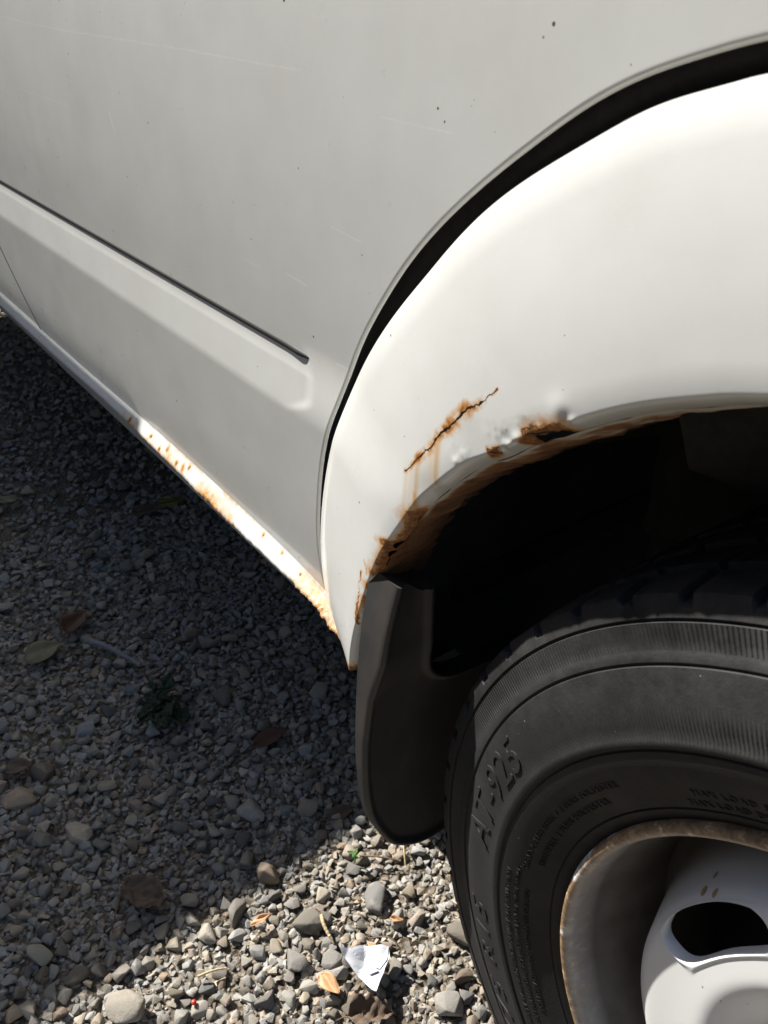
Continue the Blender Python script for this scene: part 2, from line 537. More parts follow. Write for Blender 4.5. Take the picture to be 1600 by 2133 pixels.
def inview(x, y, m=.12):
    d = np.array([x, y, 0.]) - CAM
    z = d @ FW
    if z < .1: return False
    a, b = (d @ RT) / z * 1750 / 800, (d @ UP) / z * 1750 / 1066
    return abs(a) < 1 + m and abs(b) < 1 + m
HS = Hash(.012)
stones = []
for (x, y, d) in BIG + KEEP: HS.add(x, y, d / 2 * .9)
pyr = random.Random(5)
levels = [(.020, .030, 150, .70, .032), (.0145, .021, 1500, .72, .032), (.010, .0145, 6500, .72, .032), (.0068, .010, 17000, .74, .032)]
for (a, b, dens, k, rm) in levels:
    zones = [((-1.35, -.05), (-.50, .42), 1.0), ((-2.7, -1.35), (-.15, .75), .8 if a > .009 else 0.)]
    for (zx, zy, q) in zones:
        N = int((zx[1] - zx[0]) * (zy[1] - zy[0]) * dens * q)
        for _ in range(N):
            x, y = pyr.uniform(*zx), pyr.uniform(*zy)
            d = a + (b - a) * pyr.random() ** 1.6
            bare = math.sin(x * 31 + 2 * math.sin(y * 23)) + math.sin(y * 37 + 1.5 * math.sin(x * 19) + 1)
            if bare > .75 and x > -.62 and d > .0085 and pyr.random() < .72: continue
            if not inview(x, y, .35): continue
            if a < .009 and x < -1.05: continue
            if HS.ok(x, y, d / 2, .018, k):
                HS.add(x, y, d / 2); stones.append((x, y, d))
NTOP = len(stones)
for _ in range(16000):                                   # the layer below, filling the gaps
    x, y = pyr.uniform(-1.35, -.05), pyr.uniform(-.50, .42)
    if inview(x, y, .35): stones.append((x, y, pyr.uniform(.007, .013)))
for _ in range(7000):                                    # grit
    x, y = pyr.uniform(-.75, -.1), pyr.uniform(-.42, .2)
    stones.append((x, y, pyr.uniform(.0025, .0055)))
st = np.array(stones)
dv = np.stack([st[:, 0], st[:, 1], 0 * st[:, 0]], 1) - CAM
zz = dv @ FW
pa, pb = (dv @ RT) / zz * 1750 / 800, (dv @ UP) / zz * 1750 / 1066
# seen by the camera: inside the frame and not behind the flank of the van
big = st[:, 2] / zz
vis = (np.abs(pa) < 1) & (np.abs(pb) < 1)
fr = CAM[1] + (0.0 - CAM[1])                              # plane of the flank y = 0
tt = (0.0 - CAM[1]) / np.where(np.abs(dv[:, 1]) > 1e-6, dv[:, 1], 1e-6)
zhit = CAM[2] + dv[:, 2] * tt
xhit = CAM[0] + dv[:, 0] * tt
hid = (tt > 0) & (tt < 1) & ((zhit > .385) | (np.hypot(xhit, zhit - .305) < .325) | ((xhit > -.43) & (xhit < -.25) & (zhit > .17)))
order = np.argsort(-(big * (vis & ~hid) * (np.arange(len(st)) < NTOP)))
pick = set(order[:289].tolist())


def rotm(k):
    e = Euler((pyr.gauss(0, .35), pyr.gauss(0, .35), pyr.uniform(0, 6.283)))
    return np.array(e.to_matrix()), e
Vs, Fs, Sh, off = [], [], [], 0
lib_me = []
for k, (V, F) in enumerate(LIB_F):
    me = bpy.data.meshes.new('stone')
    me.from_pydata(V.tolist(), [], F.tolist()); me.materials.append(M['stone'])
    me.polygons.foreach_set('use_smooth', np.ones(len(F), dtype=bool))
    lib_me.append(me)
for i, (x, y, d) in enumerate(stones):
    k = pyr.randrange(NL)
    Rm, e = rotm(k)
    z = float(gz(x, y)) + (d * (.20 + .16 * pyr.random()) if i < NTOP else d * .05)
    if i in pick:
        o = bpy.data.objects.new('stone', lib_me[k])
        o.location = (x, y, z); o.rotation_euler = e; o.scale = (d, d, d)
        o.parent = ground
        col.objects.link(o)
        continue
    fine = x > -.72 and d > .0095 and i < NTOP
    V, F = (LIB_F if fine else LIB_C)[k]
    Vs.append(V @ Rm.T * d + np.array([x, y, z])); Fs.append(F + off); off += len(V)
    Sh.append(np.full(len(V), min(1, max(0, pyr.gauss(.48, .24)))))
Vg, Fg, Sg = np.vstack(Vs), np.vstack(Fs), np.concatenate(Sh)
me = bpy.data.meshes.new('gravel')
me.vertices.add(len(Vg)); me.vertices.foreach_set('co', Vg.astype(np.float32).ravel())
me.loops.add(Fg.size); me.loops.foreach_set('vertex_index', Fg.astype(np.int32).ravel())
me.polygons.add(len(Fg)); me.polygons.foreach_set('loop_start', np.arange(0, Fg.size, 3, dtype=np.int32))
me.update(calc_edges=True)
at = me.attributes.new('shade', 'FLOAT', 'POINT'); at.data.foreach_set('value', Sg.astype(np.float32))
me.materials.append(M['gravel'])
me.polygons.foreach_set('use_smooth', np.concatenate([np.full(len(f), len(f) > 40) for f in Fs]))
gr = bpy.data.objects.new('gravel', me); col.objects.link(gr)
tag(gr, 'loose grey crushed limestone gravel covering the ground', 'gravel', kind='stuff')

# ------------------------------------------------------------------ assumed box behind, outside the frame: added to shade the left part of the ground
def box(name, lo, hi, mat, parent=None, bev=0.):
    bm = bmesh.new()
    bmesh.ops.create_cube(bm, size=1)
    for v in bm.verts:
        v.co = Vector([(lo[k] + hi[k]) / 2 + v.co[k] * (hi[k] - lo[k]) for k in range(3)])
    if bev: bmesh.ops.bevel(bm, geom=list(bm.edges), offset=bev, segments=2, profile=.5, affect='EDGES')
    me = bpy.data.meshes.new(name); bm.to_mesh(me); bm.free()
    me.materials.append(mat)
    o = bpy.data.objects.new(name, me); col.objects.link(o)
    if parent: o.parent = parent; o.matrix_parent_inverse = Matrix.Translation(-Vector(parent.location))
    return o
TD, SX, SY, ZTOP, GX0 = .32, .98, .30, .437, -.520
TH = ZTOP + TD / SY
TX = GX0 - SX * TH
caster = empty('shadow_caster', (TX - 1.2, -1.1, 0))
tag(caster, 'unseen grey box assumed beside the rear of the van, casting the ground shade', 'caster')
box('body', (TX - 2.6, -1.9, .42), (TX, -TD, TH), M['wall'], caster, .004)
box('caster_base', (TX - 2.65, -1.75, .30), (TX + .0, -TD - .12, .418), M['blocker_grey'], caster)
box('caster_foot', (TX - 2.58, -1.88, .0), (TX - .02, -TD - .02, .298), M['blocker_grey'], caster)

# ------------------------------------------------------------------ unseen building behind the camera, added to cut the skylight
sky_blocker = empty('sky_blocker', (0, -6, 0))
tag(sky_blocker, 'added unseen grey building that cuts the skylight over the yard', 'sky_blocker')
box('wall', (-9, -13, -.05), (8, -6, 3.4), M['wall'], sky_blocker)
box('blocker_roof', (-9.4, -13.4, 3.402), (8.4, -5.7, 3.6), M['blocker_grey'], sky_blocker)
for k in range(5):
    box('blocker_window', (-7.5 + 3 * k, -5.999, 1.0), (-6.3 + 3 * k, -5.96, 2.3), M['glass'], sky_blocker)
box('blocker_door', (-1.6, -5.999, 0), (-.7, -5.95, 2.05), M['blocker_grey'], sky_blocker)

# ------------------------------------------------------------------ the van
van = empty('parked_van', (0, .8, 0))
tag(van, 'white van with rust along its wheel arch and sill, parked on gravel', 'van')
VINV = Matrix.Translation((0, -.8, 0))


def adopt(o, p=None):
    o.parent = p or van
    if p is None: o.matrix_parent_inverse = VINV
    return o

GO = [(-.450, .322), (-.484, .330), (-.5020, .350), (-.5060, .375), (-.5055, .409), (-.5000, .445), (-.4822, .509), (-.4590, .559), (-.4420, .594), (-.4205, .628), (-.395, .660), (-.373, .685), (-.351, .706), (-.330, .7235), (-.308, .740), (-.287, .7545),
      (-.268, .767), (-.251, .777), (-.235, .7845), (-.220, .790), (-.201, .7958), (-.185, .800), (-.13, .812), (-.06, .8195), (0, .8215), (.06, .8195), (.13, .812), (.2, .799), (.27, .77), (.35, .715), (.42, .63), (.47, .53), (.488, .43), (.485, .33)]
goC = spline(GO, 1400)


_h = goC[:700]; _o = np.argsort(_h[:, 1])
EZ, EX = _h[_o, 1], _h[_o, 0]                            # front edge of the door below the top of the arch


def skin_y(z):
    return -.09 * (z - .60) + np.where(z > .62, .22 * (z - .62) ** 2, 0.)


def door_y(x, z):
    """flank of the van: y of the door skin, tumblehome above, rolled in at the foot, pressed swage"""
    y = skin_y(z) + np.where(z < .46, .30 * (.46 - z) ** 2, 0.)
    # pressed swage: a small step at the crease, then a ramp out to the prouder lower skin, fading out before the gap
    P_ = .0072
    soft = -P_ * sst(.602, .537, z)
    r1 = np.clip((.5885 - z) / (.5885 - .5395), 0, 1)
    r1 = np.where(r1 < .28, .28 * (r1 / .28) ** 1.7, r1)
    ramp = .0003 - (P_ + .0003) * r1
    cut = np.where(z > .5885, 0., ramp)
    cut = np.where(z < .5395, -P_, cut)
    # round off the lower shoulder
    q = np.clip((z - .5355) / .008, 0, 1)
    cut = np.where((z > .5355) & (z < .5435), -P_ + (P_ + .0003) * (.008 / .049) * .5 * q ** 2, cut)
    endx = -.484 - .045 * sst(.562, .530, z) ** 1.3 - .004 * sst(.575, .589, z)
    fade = 1 - sst(endx - .014, endx, x)
    y = y + soft * (1 - fade) + cut * fade
    return y


ZS = np.concatenate([np.linspace(.33, .52, 42), np.linspace(.524, .582, 40), np.linspace(.583, .600, 24), np.linspace(.604, .75, 50)])
edge_off = np.array([0, .0004, .0008, .0013, .0019, .0026, .0036, .005, .007, .010])
tv = np.concatenate([edge_off * 1.3, np.linspace(.016, 1, 60)])


def col_z(z0):
    return np.where(np.arange(len(tv)) < len(edge_off), z0 + tv, z0 + .014 + (tv - .016) / (1 - .016) * (1.12 - z0 - .014))
ZS2 = col_z(.75)[1:]


def edge_x(z):
    P = goC[:int(len(goC) * .5)]
    m = np.argmin(np.abs(P[:, 1] - .75)) if False else None
    o = np.argsort(P[:, 1])
    return np.interp(z, P[o, 1], P[o, 0])


def door_rear(z):
    return -1.276 - (z - .380) * .80


NX = 260
verts, faces = [], []


def patch(rows, flip=True):                                          # rows: list of arrays (x,z)
    base = len(verts)
    A = np.array(rows)                                    # ny,nx,2
    ny, nx = A.shape[:2]
    x, z = A[..., 0], A[..., 1]
    y = door_y(x, z)
    d, _ = poly_dist(x, z, goC[::6])
    roll = .0022
    y = y + np.where(d < roll, .0022 * (1 - np.clip(d / roll, 0, 1)) ** 2, 0)
    verts.extend(np.stack([x, y, z], -1).reshape(-1, 3).tolist())
    faces.extend(gridF(ny, nx, base, flip=flip))


rows = []
for z in ZS:
    xe, xr = float(edge_x(z)), float(door_rear(z))
    # slow front part, fine along the gap
    tail = xe - edge_off * 1.3
    body = np.linspace(xr, xe - .014, NX - len(edge_off))
    rows.append(np.stack([np.concatenate([body, tail[::-1]]), np.full(NX, z)], 1))
XP = float(edge_x(.75))
for z in ZS2:
    xr = float(door_rear(z))
    rows.append(np.stack([np.concatenate([np.linspace(xr, XP - .014, NX - len(edge_off)), (XP - edge_off * 1.3)[::-1]]), np.full(NX, z)], 1))
patch(rows)
xs2 = np.linspace(XP, .62, 260)
top = goC[goC[:, 1] >= .7495]
zt = np.interp(xs2, top[:, 0], top[:, 1], right=.30)
front = goC[int(len(goC) * .5):]
of = np.argsort(front[:, 0])
zt = np.where(xs2 > .27, np.interp(xs2, front[of, 0], front[of, 1], right=.33), zt)
zt[0] = .75
cols = []
for x, z0 in zip(xs2, zt):
    q = col_z(z0)
    cols.append(np.stack([np.full(len(tv), x), q], 1))
patch(cols, False)
door = mesh_obj('front_door', verts, faces, M['paint'])
bm = bmesh.new(); bm.from_mesh(door.data); bmesh.ops.remove_doubles(bm, verts=bm.verts, dist=.00003); bm.normal_update(); bm.to_mesh(door.data); bm.free()
for f_ in door.data.polygons: f_.use_smooth = True
adopt(door)

# rear flank beyond the slanting door seam
rows = []
for z in np.concatenate([np.linspace(.33, .52, 26), np.linspace(.524, .600, 36), np.linspace(.61, 1.12, 30)]):
    xr = float(door_rear(z)) - .0015
    rows.append([(x, float(door_y(np.array(x), np.array(z))) + .0008, z) for x in np.concatenate([np.linspace(-2.95, xr - .01, 60), xr - np.array([.006, .004, .002, .001, 0])])])
A = np.array(rows)
adopt(mesh_obj('rear_flank', A.reshape(-1, 3), gridF(A.shape[0], A.shape[1], flip=True), M['plain']))
# black behind the seams
seam = []
for z in np.linspace(.36, 1.1, 40):
    x = door_rear(z)
    y = float(door_y(np.array(x), np.array(z)))
    seam.append([(x - .0030, y + .002, z), (x - .0022, y - .0004, z), (x + .0012, y - .0006, z), (x + .0022, y + .002, z)])
A = np.array(seam)
adopt(mesh_obj('door_seam', A.reshape(-1, 3), gridF(40, 4, flip=True), M['seam']))


def tube(P, r, n=8):
    P = np.array(P, float); rr = np.broadcast_to(np.array(r, float), (len(P),))
    V, F = [], []
    for i, p in enumerate(P):
        tg = P[min(i + 1, len(P) - 1)] - P[max(i - 1, 0)]; tg /= np.linalg.norm(tg) + 1e-12
        a = np.cross(tg, [0, 1, .01]); a /= np.linalg.norm(a) + 1e-12
        b = np.cross(tg, a)
        for k in range(n):
            th = 2 * math.pi * k / n
            V.append(p + rr[i] * (a * math.cos(th) + b * math.sin(th)))
    F = gridF(len(P), n, close=True)
    F += [tuple(range(n)), tuple(range((len(P) - 1) * n, len(P) * n))[::-1]]
    return V, F
# dark strip standing in for the shadow under the crease, tapering towards the arch
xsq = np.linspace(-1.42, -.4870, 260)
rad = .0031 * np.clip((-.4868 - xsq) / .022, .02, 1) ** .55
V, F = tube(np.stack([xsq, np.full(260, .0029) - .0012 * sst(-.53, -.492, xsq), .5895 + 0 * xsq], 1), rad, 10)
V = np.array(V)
adopt(mesh_obj('swage_shade_strip', V, F, M['seam']))

# black gap seal behind the arched gap
gp = spline(GO, 300)
tg = np.gradient(gp, axis=0); tg /= np.linalg.norm(tg, axis=1)[:, None]
nm = np.stack([-tg[:, 1], tg[:, 0]], 1)
A = np.stack([np.stack([gp[:, 0] + nm[:, 0] * o, skin_y(gp[:, 1]) + yy, gp[:, 1] + nm[:, 1] * o], 1) for o, yy in ((.016, .016), (.004, .009), (-.004, .010), (-.012, .013), (-.05, .026))])
adopt(mesh_obj('gap_seal', A.reshape(-1, 3), gridF(5, len(gp)), M['rubber']))

# ---- wheel arch (fender) with its rusted edge
OC = [(-.462, .346), (-.484, .352), (-.4985, .374), (-.5000, .408), (-.4925, .453), (-.4730, .512), (-.4470, .568), (-.4300, .599), (-.4060, .631), (-.381, .659), (-.357, .683), (-.333, .707), (-.311, .726), (-.291, .740), (-.273, .751),
      (-.252, .763), (-.234, .773), (-.219, .7795), (-.205, .784), (-.192, .788), (-.179, .7915), (-.12, .803), (-.05, .8105), (0, .812), (.05, .8105), (.12, .803), (.19, .79), (.26, .762), (.33, .715), (.40, .64), (.45, .54), (.476, .46), (.47, .34)]
AC = [(-0.4115, 0.364), (-0.4095, 0.378), (-0.402, 0.41), (-0.381, 0.471), (-0.363, 0.507), (-0.344, 0.536), (-0.332, 0.556), (-0.3197, 0.5698), (-0.304, 0.587), (-0.2893, 0.6003), (-0.2747, 0.6105), (-0.2627, 0.6213), (-0.2459, 0.6332), (-0.232, 0.6431), (-0.2082, 0.659), (-0.1864, 0.6709), (-0.1666, 0.6798), (-0.1497, 0.6867), (-0.0892, 0.7046), (-0.0297, 0.713), (0.0, 0.714), (0.0297, 0.713), (0.0892, 0.7046), (0.1477, 0.6877), (0.2062, 0.6609), (0.2598, 0.6233), (0.3155, 0.5726), (0.367, 0.509), (0.395, 0.44), (0.41, 0.338)]
IC = [(-0.405, 0.345), (-0.404, 0.4), (-0.399, 0.444), (-0.389, 0.463), (-0.382, 0.481), (-0.371, 0.505), (-0.355, 0.526), (-0.336, 0.548), (-0.3166, 0.5686), (-0.3019, 0.58), (-0.2717, 0.6034), (-0.2399, 0.6262), (-0.2112, 0.6461), (-0.1854, 0.6609), (-0.1477, 0.6768), (-0.0892, 0.6937), (-0.0297, 0.7021), (0.0, 0.7031), (0.0297, 0.7021), (0.0892, 0.6937), (0.1477, 0.6768), (0.2062, 0.6471), (0.2598, 0.6094), (0.3155, 0.5576), (0.367, 0.495), (0.385, 0.44), (0.4, 0.345)]
NSg = 1500
Oc = spline(OC, NSg); Ac = spline(AC, NSg); Ic = spline(IC, NSg)
# bites where the edge has rusted away
rdir = Ac - np.array([0, .305]); rdir /= np.linalg.norm(rdir, axis=1)[:, None]
ax, az = Ac[:, 0], Ac[:, 1]
sp_ = np.arange(NSg) / NSg
bite = np.zeros(NSg)
left = ax < 0
zone1 = left * sst(.463, .480, az) * (1 - sst(.535, .545, az))
bite += zone1 * (-.0002 + .0022 * vnoise(sp_, 95, 3) + .0012 * vnoise(sp_, 330, 4))
zone2 = left * sst(-.2530, -.2500, ax) * (1 - sst(-.2370, -.2345, ax))
bite += zone2 * (.0042 + .0012 * vnoise(sp_, 300, 5))
Ab = Ac + rdir * np.clip(bite, 0, None)[:, None]
u = np.concatenate([[0, .002, .005, .009, .014, .02, .028, .04], np.linspace(.05, .90, 74), np.linspace(.908, .985, 16), [.99, .994, .997, 1.]])


def fender_base_y(uu):
    zo = Oc[:, 1][None] if np.ndim(uu) > 1 else Oc[:, 1]
    y0 = skin_y(zo) - .0045 - .0062 * sst(.602, .537, zo)
    return y0 * (1 - uu) - .0245 * uu - .0030 * np.sin(np.pi * np.clip(uu, 0, 1))
P = []
for ui in u:
    Q = Oc * (1 - ui) + Ab * ui
    w = np.linalg.norm(Oc - Ab, axis=1)
    d = ui * w; e = (1 - ui) * w
    un = ui * w / np.linalg.norm(Oc - Ac, axis=1)
    y = fender_base_y(un)
    y = y + .0040 * (1 - np.clip(d / .004, 0, 1)) ** 2.2 + .0022 * (1 - np.clip(d / .020, 0, 1)) ** 2
    ec = (1 - un) * np.linalg.norm(Oc - Ac, axis=1)
    y = y + .0085 * (1 - np.clip(ec / .0075, 0, 1)) ** 2 + .0016 * (1 - np.clip(ec / .020, 0, 1)) ** 2
    P.append(np.stack([Q[:, 0], y, Q[:, 1]], 1))
P = np.array(P)
fx, fz = P[..., 0], P[..., 2]
# dents and blisters near the patch
for (dx, dz, rad_, hgt) in ((-.2385, .6530, .0070, -.0009), (-.2345, .6500, .0045, .0012), (-.2305, .6495, .0032, -.0012), (-.262, .6285, .0035, -.0012), (-.2685, .621, .0025, -.0018),
                            (-.2660, .6235, .002, -.0012), (-.292, .614, .012, .0010), (-.300, .603, .004, -.0006), (-.306, .597, .0025, -.0007), (-.330, .566, .012, .0012), (-.372, .545, .018, -.0008), (-.2550, .6285, .003, -.0009)):
    P[..., 1] += .75 * hgt * np.exp(-((fx - dx) ** 2 + (fz - dz) ** 2) / rad_ ** 2)
CR = [(-.352, .569), (-.340, .583), (-.328, .596), (-.322, .606), (-.313, .615), (-.301, .629), (-.289, .638), (-.2775, .650)]
wob = .0010
nzx = .0012 * vnoise(fz * 1.0 + fx, 420, 21) + .0006 * vnoise(fz + fx, 1100, 22)
dc, pc = poly_dist(fx + nzx, fz, CR)
wid = np.interp(pc, [0, .12, .25, .45, .6, .75, .9, 1], [.0016, .0026, .0026, .0030, .0046, .0034, .0012, .0004])
rust = np.zeros_like(fx)
crack = np.zeros_like(fx)
stain = np.zeros_like(fx)
for (x0, z1, z2, wd, st_) in ((-.3505, .571, .530, .0022, .38), (-.3400, .585, .538, .0024, .62), (-.3405, .562, .536, .0022, .9), (-.3225, .606, .574, .0026, .68), (-.3275, .602, .570, .0045, .26), (-.3460, .577, .540, .0045, .22), (-.333, .59, .56, .006, .12)):
    stain = np.maximum(stain, st_ * np.exp(-((fx - x0) / wd) ** 2) * sst(z2 - .006, z2 + .004, fz) * (1 - sst(z1 - .003, z1 + .003, fz)))
PA = [(-.2620, .6290), (-.2605, .6360), (-.252, .6395), (-.2440, .6450), (-.2400, .6440), (-.2360, .6405), (-.2340, .634), (-.2445, .622), (-.2535, .621), (-.2590, .624)]
PB = [(-.2830, .6155), (-.2740, .6195), (-.2740, .6135), (-.2820, .6095)]
for PL, k in ((PA, .0026), (PB, .0020)):
    wx_, wz_ = fx + .0014 * vnoise(fz, 260, 71) + .0008 * vnoise(fz + fx, 640, 72), fz + .0014 * vnoise(fx, 260, 73) + .0008 * vnoise(fx - fz, 600, 74)
    dd, _ = poly_dist(wx_, wz_, PL + PL[:1])
    sd = np.where(in_poly(wx_, wz_, PL), dd, -dd)
    rust = np.maximum(rust, np.clip(.50 + sd / k * .36, 0, .95))
dcA, _ = poly_dist(fx, fz, [(-.2585, .6330), (-.252, .6355), (-.2465, .6385), (-.2425, .6400)])
crack = np.maximum(crack, np.exp(-(dcA / .0009) ** 2) * .8)
dcB, _ = poly_dist(fx, fz, [(-.2820, .6130), (-.2750, .6145), (-.2745, .6185)])
crack = np.maximum(crack, np.exp(-(dcB / .0007) ** 2) * .8)
# rim of rust along the eaten edge, and the little scabs beside the flap
edgeP = np.stack([Ab[:, 0], Ab[:, 1]], 1)
lo = (zone1 > .02) | ((ax < 0) & (az < .48) & (az > .44))
ed, _ = poly_dist(fx, fz, edgeP[lo][::3])
wv = .0085 * (1 + .55 * vnoise(fz, 130, 31))
rust = np.maximum(rust, np.clip(.80 - ed / wv * .42, 0, .9) * (fx < -.3))
lo2 = zone2 > .02
ed2, _ = poly_dist(fx, fz, edgeP[lo2][::3])
rust = np.maximum(rust, np.clip(.85 - ed2 / .006 * .4, 0, .9))
for L_, k in (([(-.3945, .4805), (-.3905, .4700)], .0010), ([(-.3975, .4680), (-.4000, .4540), (-.4030, .4330), (-.4035, .418)], .0026)):
    dd, pp = poly_dist(fx + .0016 * vnoise(fz, 160, 61) + .0008 * vnoise(fz, 500, 62), fz, L_)
    rust = np.maximum(rust, np.exp(-(dd / (k * (.75 + .5 * vnoise(fz, 120, 63)))) ** 2) * .70)
tipd, _ = poly_dist(fx, fz, np.stack([fx[:, 0], fz[:, 0]], 1)[::8])
rust = np.maximum(rust, np.clip(.78 - tipd / (.011 * (1 + .5 * vnoise(fx, 150, 91))) * .42, 0, .8) * (fx < 0))
blister = np.exp(-((fx + .268) / .012) ** 2 - ((fz - .625) / .006) ** 2) * .8 + np.exp(-((fx + .300) / .012) ** 2 - ((fz - .603) / .005) ** 2) * .35
blister = np.maximum(blister, np.exp(-((fx + .25) / .010) ** 2 - ((fz - .636) / .006) ** 2))
arch = mesh_obj('wheel_arch', P.reshape(-1, 3), gridF(P.shape[0], P.shape[1]), M['rusty'],
                attrs={'rust': rust.ravel(), 'crack': crack.ravel(), 'stain': stain.ravel(), 'blister': blister.ravel()})
adopt(arch)
arch['label'] = 'rusty wheel arch with a cracked, blistered edge'
# flange folded inwards from the edge
FL = []
yA = P[-1][:, 1]
for v in np.linspace(0, 1, 26):
    Q = Ac * (1 - v) + Ic * v
    rr = -.0015 * math.sin(math.pi * v) + .0004 * v
    wvy = .0006 * vnoise(sp_, 150, 8) + .0016 * v * v * vnoise(sp_, 260, 9)
    edge = .003 * v ** 8 * vnoise(sp_, 500, 12)
    FL.append(np.stack([Q[:, 0] + rdir[:, 0] * (rr + wvy), (yA - .0002) * (1 - v) + .032 * v + edge, Q[:, 1] + rdir[:, 1] * (rr + wvy)], 1))
FL = np.array(FL)
vv = np.linspace(0, 1, 26)[:, None]
ang = np.degrees(np.arctan2(Ac[:, 1] - .305, Ac[:, 0]))[None]
base = np.interp(ang, [95, 112, 118, 126, 140, 160], [.12, .22, .42, .56, .62, .66])
rs = base + .30 * (vv - .45) - .45 * np.clip(1 - vv / .16, 0, 1) * (1 - np.maximum(zone1, zone2))[None]
fl = mesh_obj('arch_flange', FL.reshape(-1, 3), gridF(26, NSg), M['flange'], attrs={'rust': rs.ravel()})
adopt(fl, arch)

# ---- wheel well
WL = []
big_ = Ic + rdir * .030
for yy, k in ((.030, 0.), (.045, 1.), (.12, 1.25), (.22, 1.25), (.34, .9)):
    Q = Ic * (1 - k) + big_ * k
    WL.append(np.stack([Q[:, 0], np.full(NSg, yy), Q[:, 1]], 1)[::10])
WL = np.array(WL)
nW = WL.shape[1]
V = WL.reshape(-1, 3).tolist(); F = gridF(WL.shape[0], nW)
c0 = len(V); V.append((0, .34, .38))
for i in range(nW - 1): F.append(((WL.shape[0] - 1) * nW + i, (WL.shape[0] - 1) * nW + i + 1, c0))
adopt(mesh_obj('wheel_well', V, F, M['well']))
# folded inner panel seen under the top of the arch


def slab(name, pts, thick, mat, parent=None, bev=.0015):
    """closed plate: polygon pts (3-D, planar) thickened along its normal"""
    P_ = [Vector(p) for p in pts]
    nrm = (P_[1] - P_[0]).cross(P_[2] - P_[0]).normalized()
    bm = bmesh.new()
    vs = [bm.verts.new(p) for p in P_]
    f = bm.faces.new(vs)
    r = bmesh.ops.extrude_face_region(bm, geom=[f])
    bmesh.ops.translate(bm, vec=nrm * thick, verts=[g for g in r['geom'] if isinstance(g, bmesh.types.BMVert)])
    bmesh.ops.recalc_face_normals(bm, faces=bm.faces)
    if bev: bmesh.ops.bevel(bm, geom=list(bm.edges), offset=bev, segments=2, profile=.5, affect='EDGES')
    me = bpy.data.meshes.new(name); bm.to_mesh(me); bm.free(); me.materials.append(mat)
    o = bpy.data.objects.new(name, me); col.objects.link(o)
    if parent: o.parent = parent
    return o
adopt(slab('inner_wall', [(-.424, .362, .05), (.46, .362, .05), (.46, .362, .44), (-.424, .362, .44)], .004, M['well']))
ip = adopt(slab('inner_panel', [(-.250, .075, .640), (-.235, .085, .590), (-.205, .10, .585), (-.150, .105, .600), (-.02, .11, .615), (-.02, .10, .690), (-.16, .08, .680)], .003, M['inner']))
o = slab('panel_rib', [(-.262, .075, .625), (-.252, .078, .612), (-.160, .096, .585), (-.150, .094, .600)], .010, M['inner'], bev=.003)
o.parent = ip; o.matrix_parent_inverse = VINV
adopt(slab('splash_panel', [(-.425, .022, .20), (-.425, 1.40, .10), (-.425, 1.40, .62), (-.425, .022, .50)], .003, M['well']))

# ---- sill
CT = [(-2.95, .3845), (-1.6, .3845), (-1.243, .3835), (-1.029, .3835), (-.852, .3915), (-.731, .3940), (-.604, .3865), (-.522, .373), (-.490, .364), (-.455, .351), (-.436, .342), (-.418, .331)]
CB = [(-2.95, .3665), (-1.6, .3665), (-1.278, .3665), (-1.12, .3680), (-.997, .3705), (-.898, .3690), (-.805, .3665), (-.712, .3630), (-.61, .3620), (-.526, .3600), (-.480, .349), (-.445, .334), (-.420, .322)]
nS = 900
xs_ = np.concatenate([np.linspace(-2.95, -1.30, 60), np.linspace(-1.298, -.414, nS - 60)])
ct = spline(CT, 800); cb = spline(CB, 800)
zt_ = np.interp(xs_, ct[:, 0], ct[:, 1]); zb_ = np.interp(xs_, cb[:, 0], cb[:, 1])
jag = .0011 * vnoise(xs_, 220, 41) + .0006 * vnoise(xs_, 700, 42)
jz = np.interp(xs_, [-1.04, -.77, -.73, -.62, -.57, -.53, -.48, -.43], [.1, .3, 1, .5, .1, 1.2, 1.4, .6])
prof = [(0, .016, .018), (0, .010, .006), (0, .0045, .0012), (.15, 0, -.0002), (.40, 0, 0), (.52, 0, 0), (.75, 0, 0), (.88, 0, 0), (.95, 0, -.0004), (1., .0004, -.0018), (1., .003, -.0040), (1., .008, -.0048), (1., .03, -.0045), (1., .09, -.002)]
S = []
for (v, dy, dz) in prof:
    ybase = float(np.interp(v, [0, .45, 1], [.0180, .0140, .0040]))
    q = 1. if v >= .88 else 0.
    S.append(np.stack([xs_, ybase + dy + q * jag * jz * .6, zt_ * (1 - np.interp(v, [0, .45, 1], [0, .50, 1])) + zb_ * np.interp(v, [0, .45, 1], [0, .50, 1]) + dz + q * jag * jz], 1))
# refine across
S = np.array(S)
Sf = []
for k in range(len(S) - 1):
    m = 6 if 2 <= k <= 9 else 2
    for j in range(m): Sf.append(S[k] * (1 - j / m) + S[k + 1] * (j / m))
Sf.append(S[-1]); S = np.array(Sf)
sx, sz, sy = S[..., 0], S[..., 2], S[..., 1]
zr = (sy - .004) / .0135             # 0 at the lower edge, 1 near the crease
fade_up = np.clip(1.0 - np.clip(zr, -1, 2) * 1.15, 0, 1)
dens = np.interp(sx, [-1.07, -.962, -.92, -.903, -.889, -.848, -.832, -.806, -.790, -.77, -.754, -.738, -.718, -.692, -.660, -.640, -.572, -.556, -.527, -.494, -.455, -.42],
                 [0, .05, .36, .47, .16, .38, .34, .50, .46, .28, .14, .44, .58, .54, .42, .10, .05, .34, .47, .52, .56, .5])
rust = dens * (.18 + .85 * fade_up)
rust = np.where(sx > -.546, np.maximum(rust, dens * (.86 - .25 * np.clip(zr - .3, 0, 1))), rust)
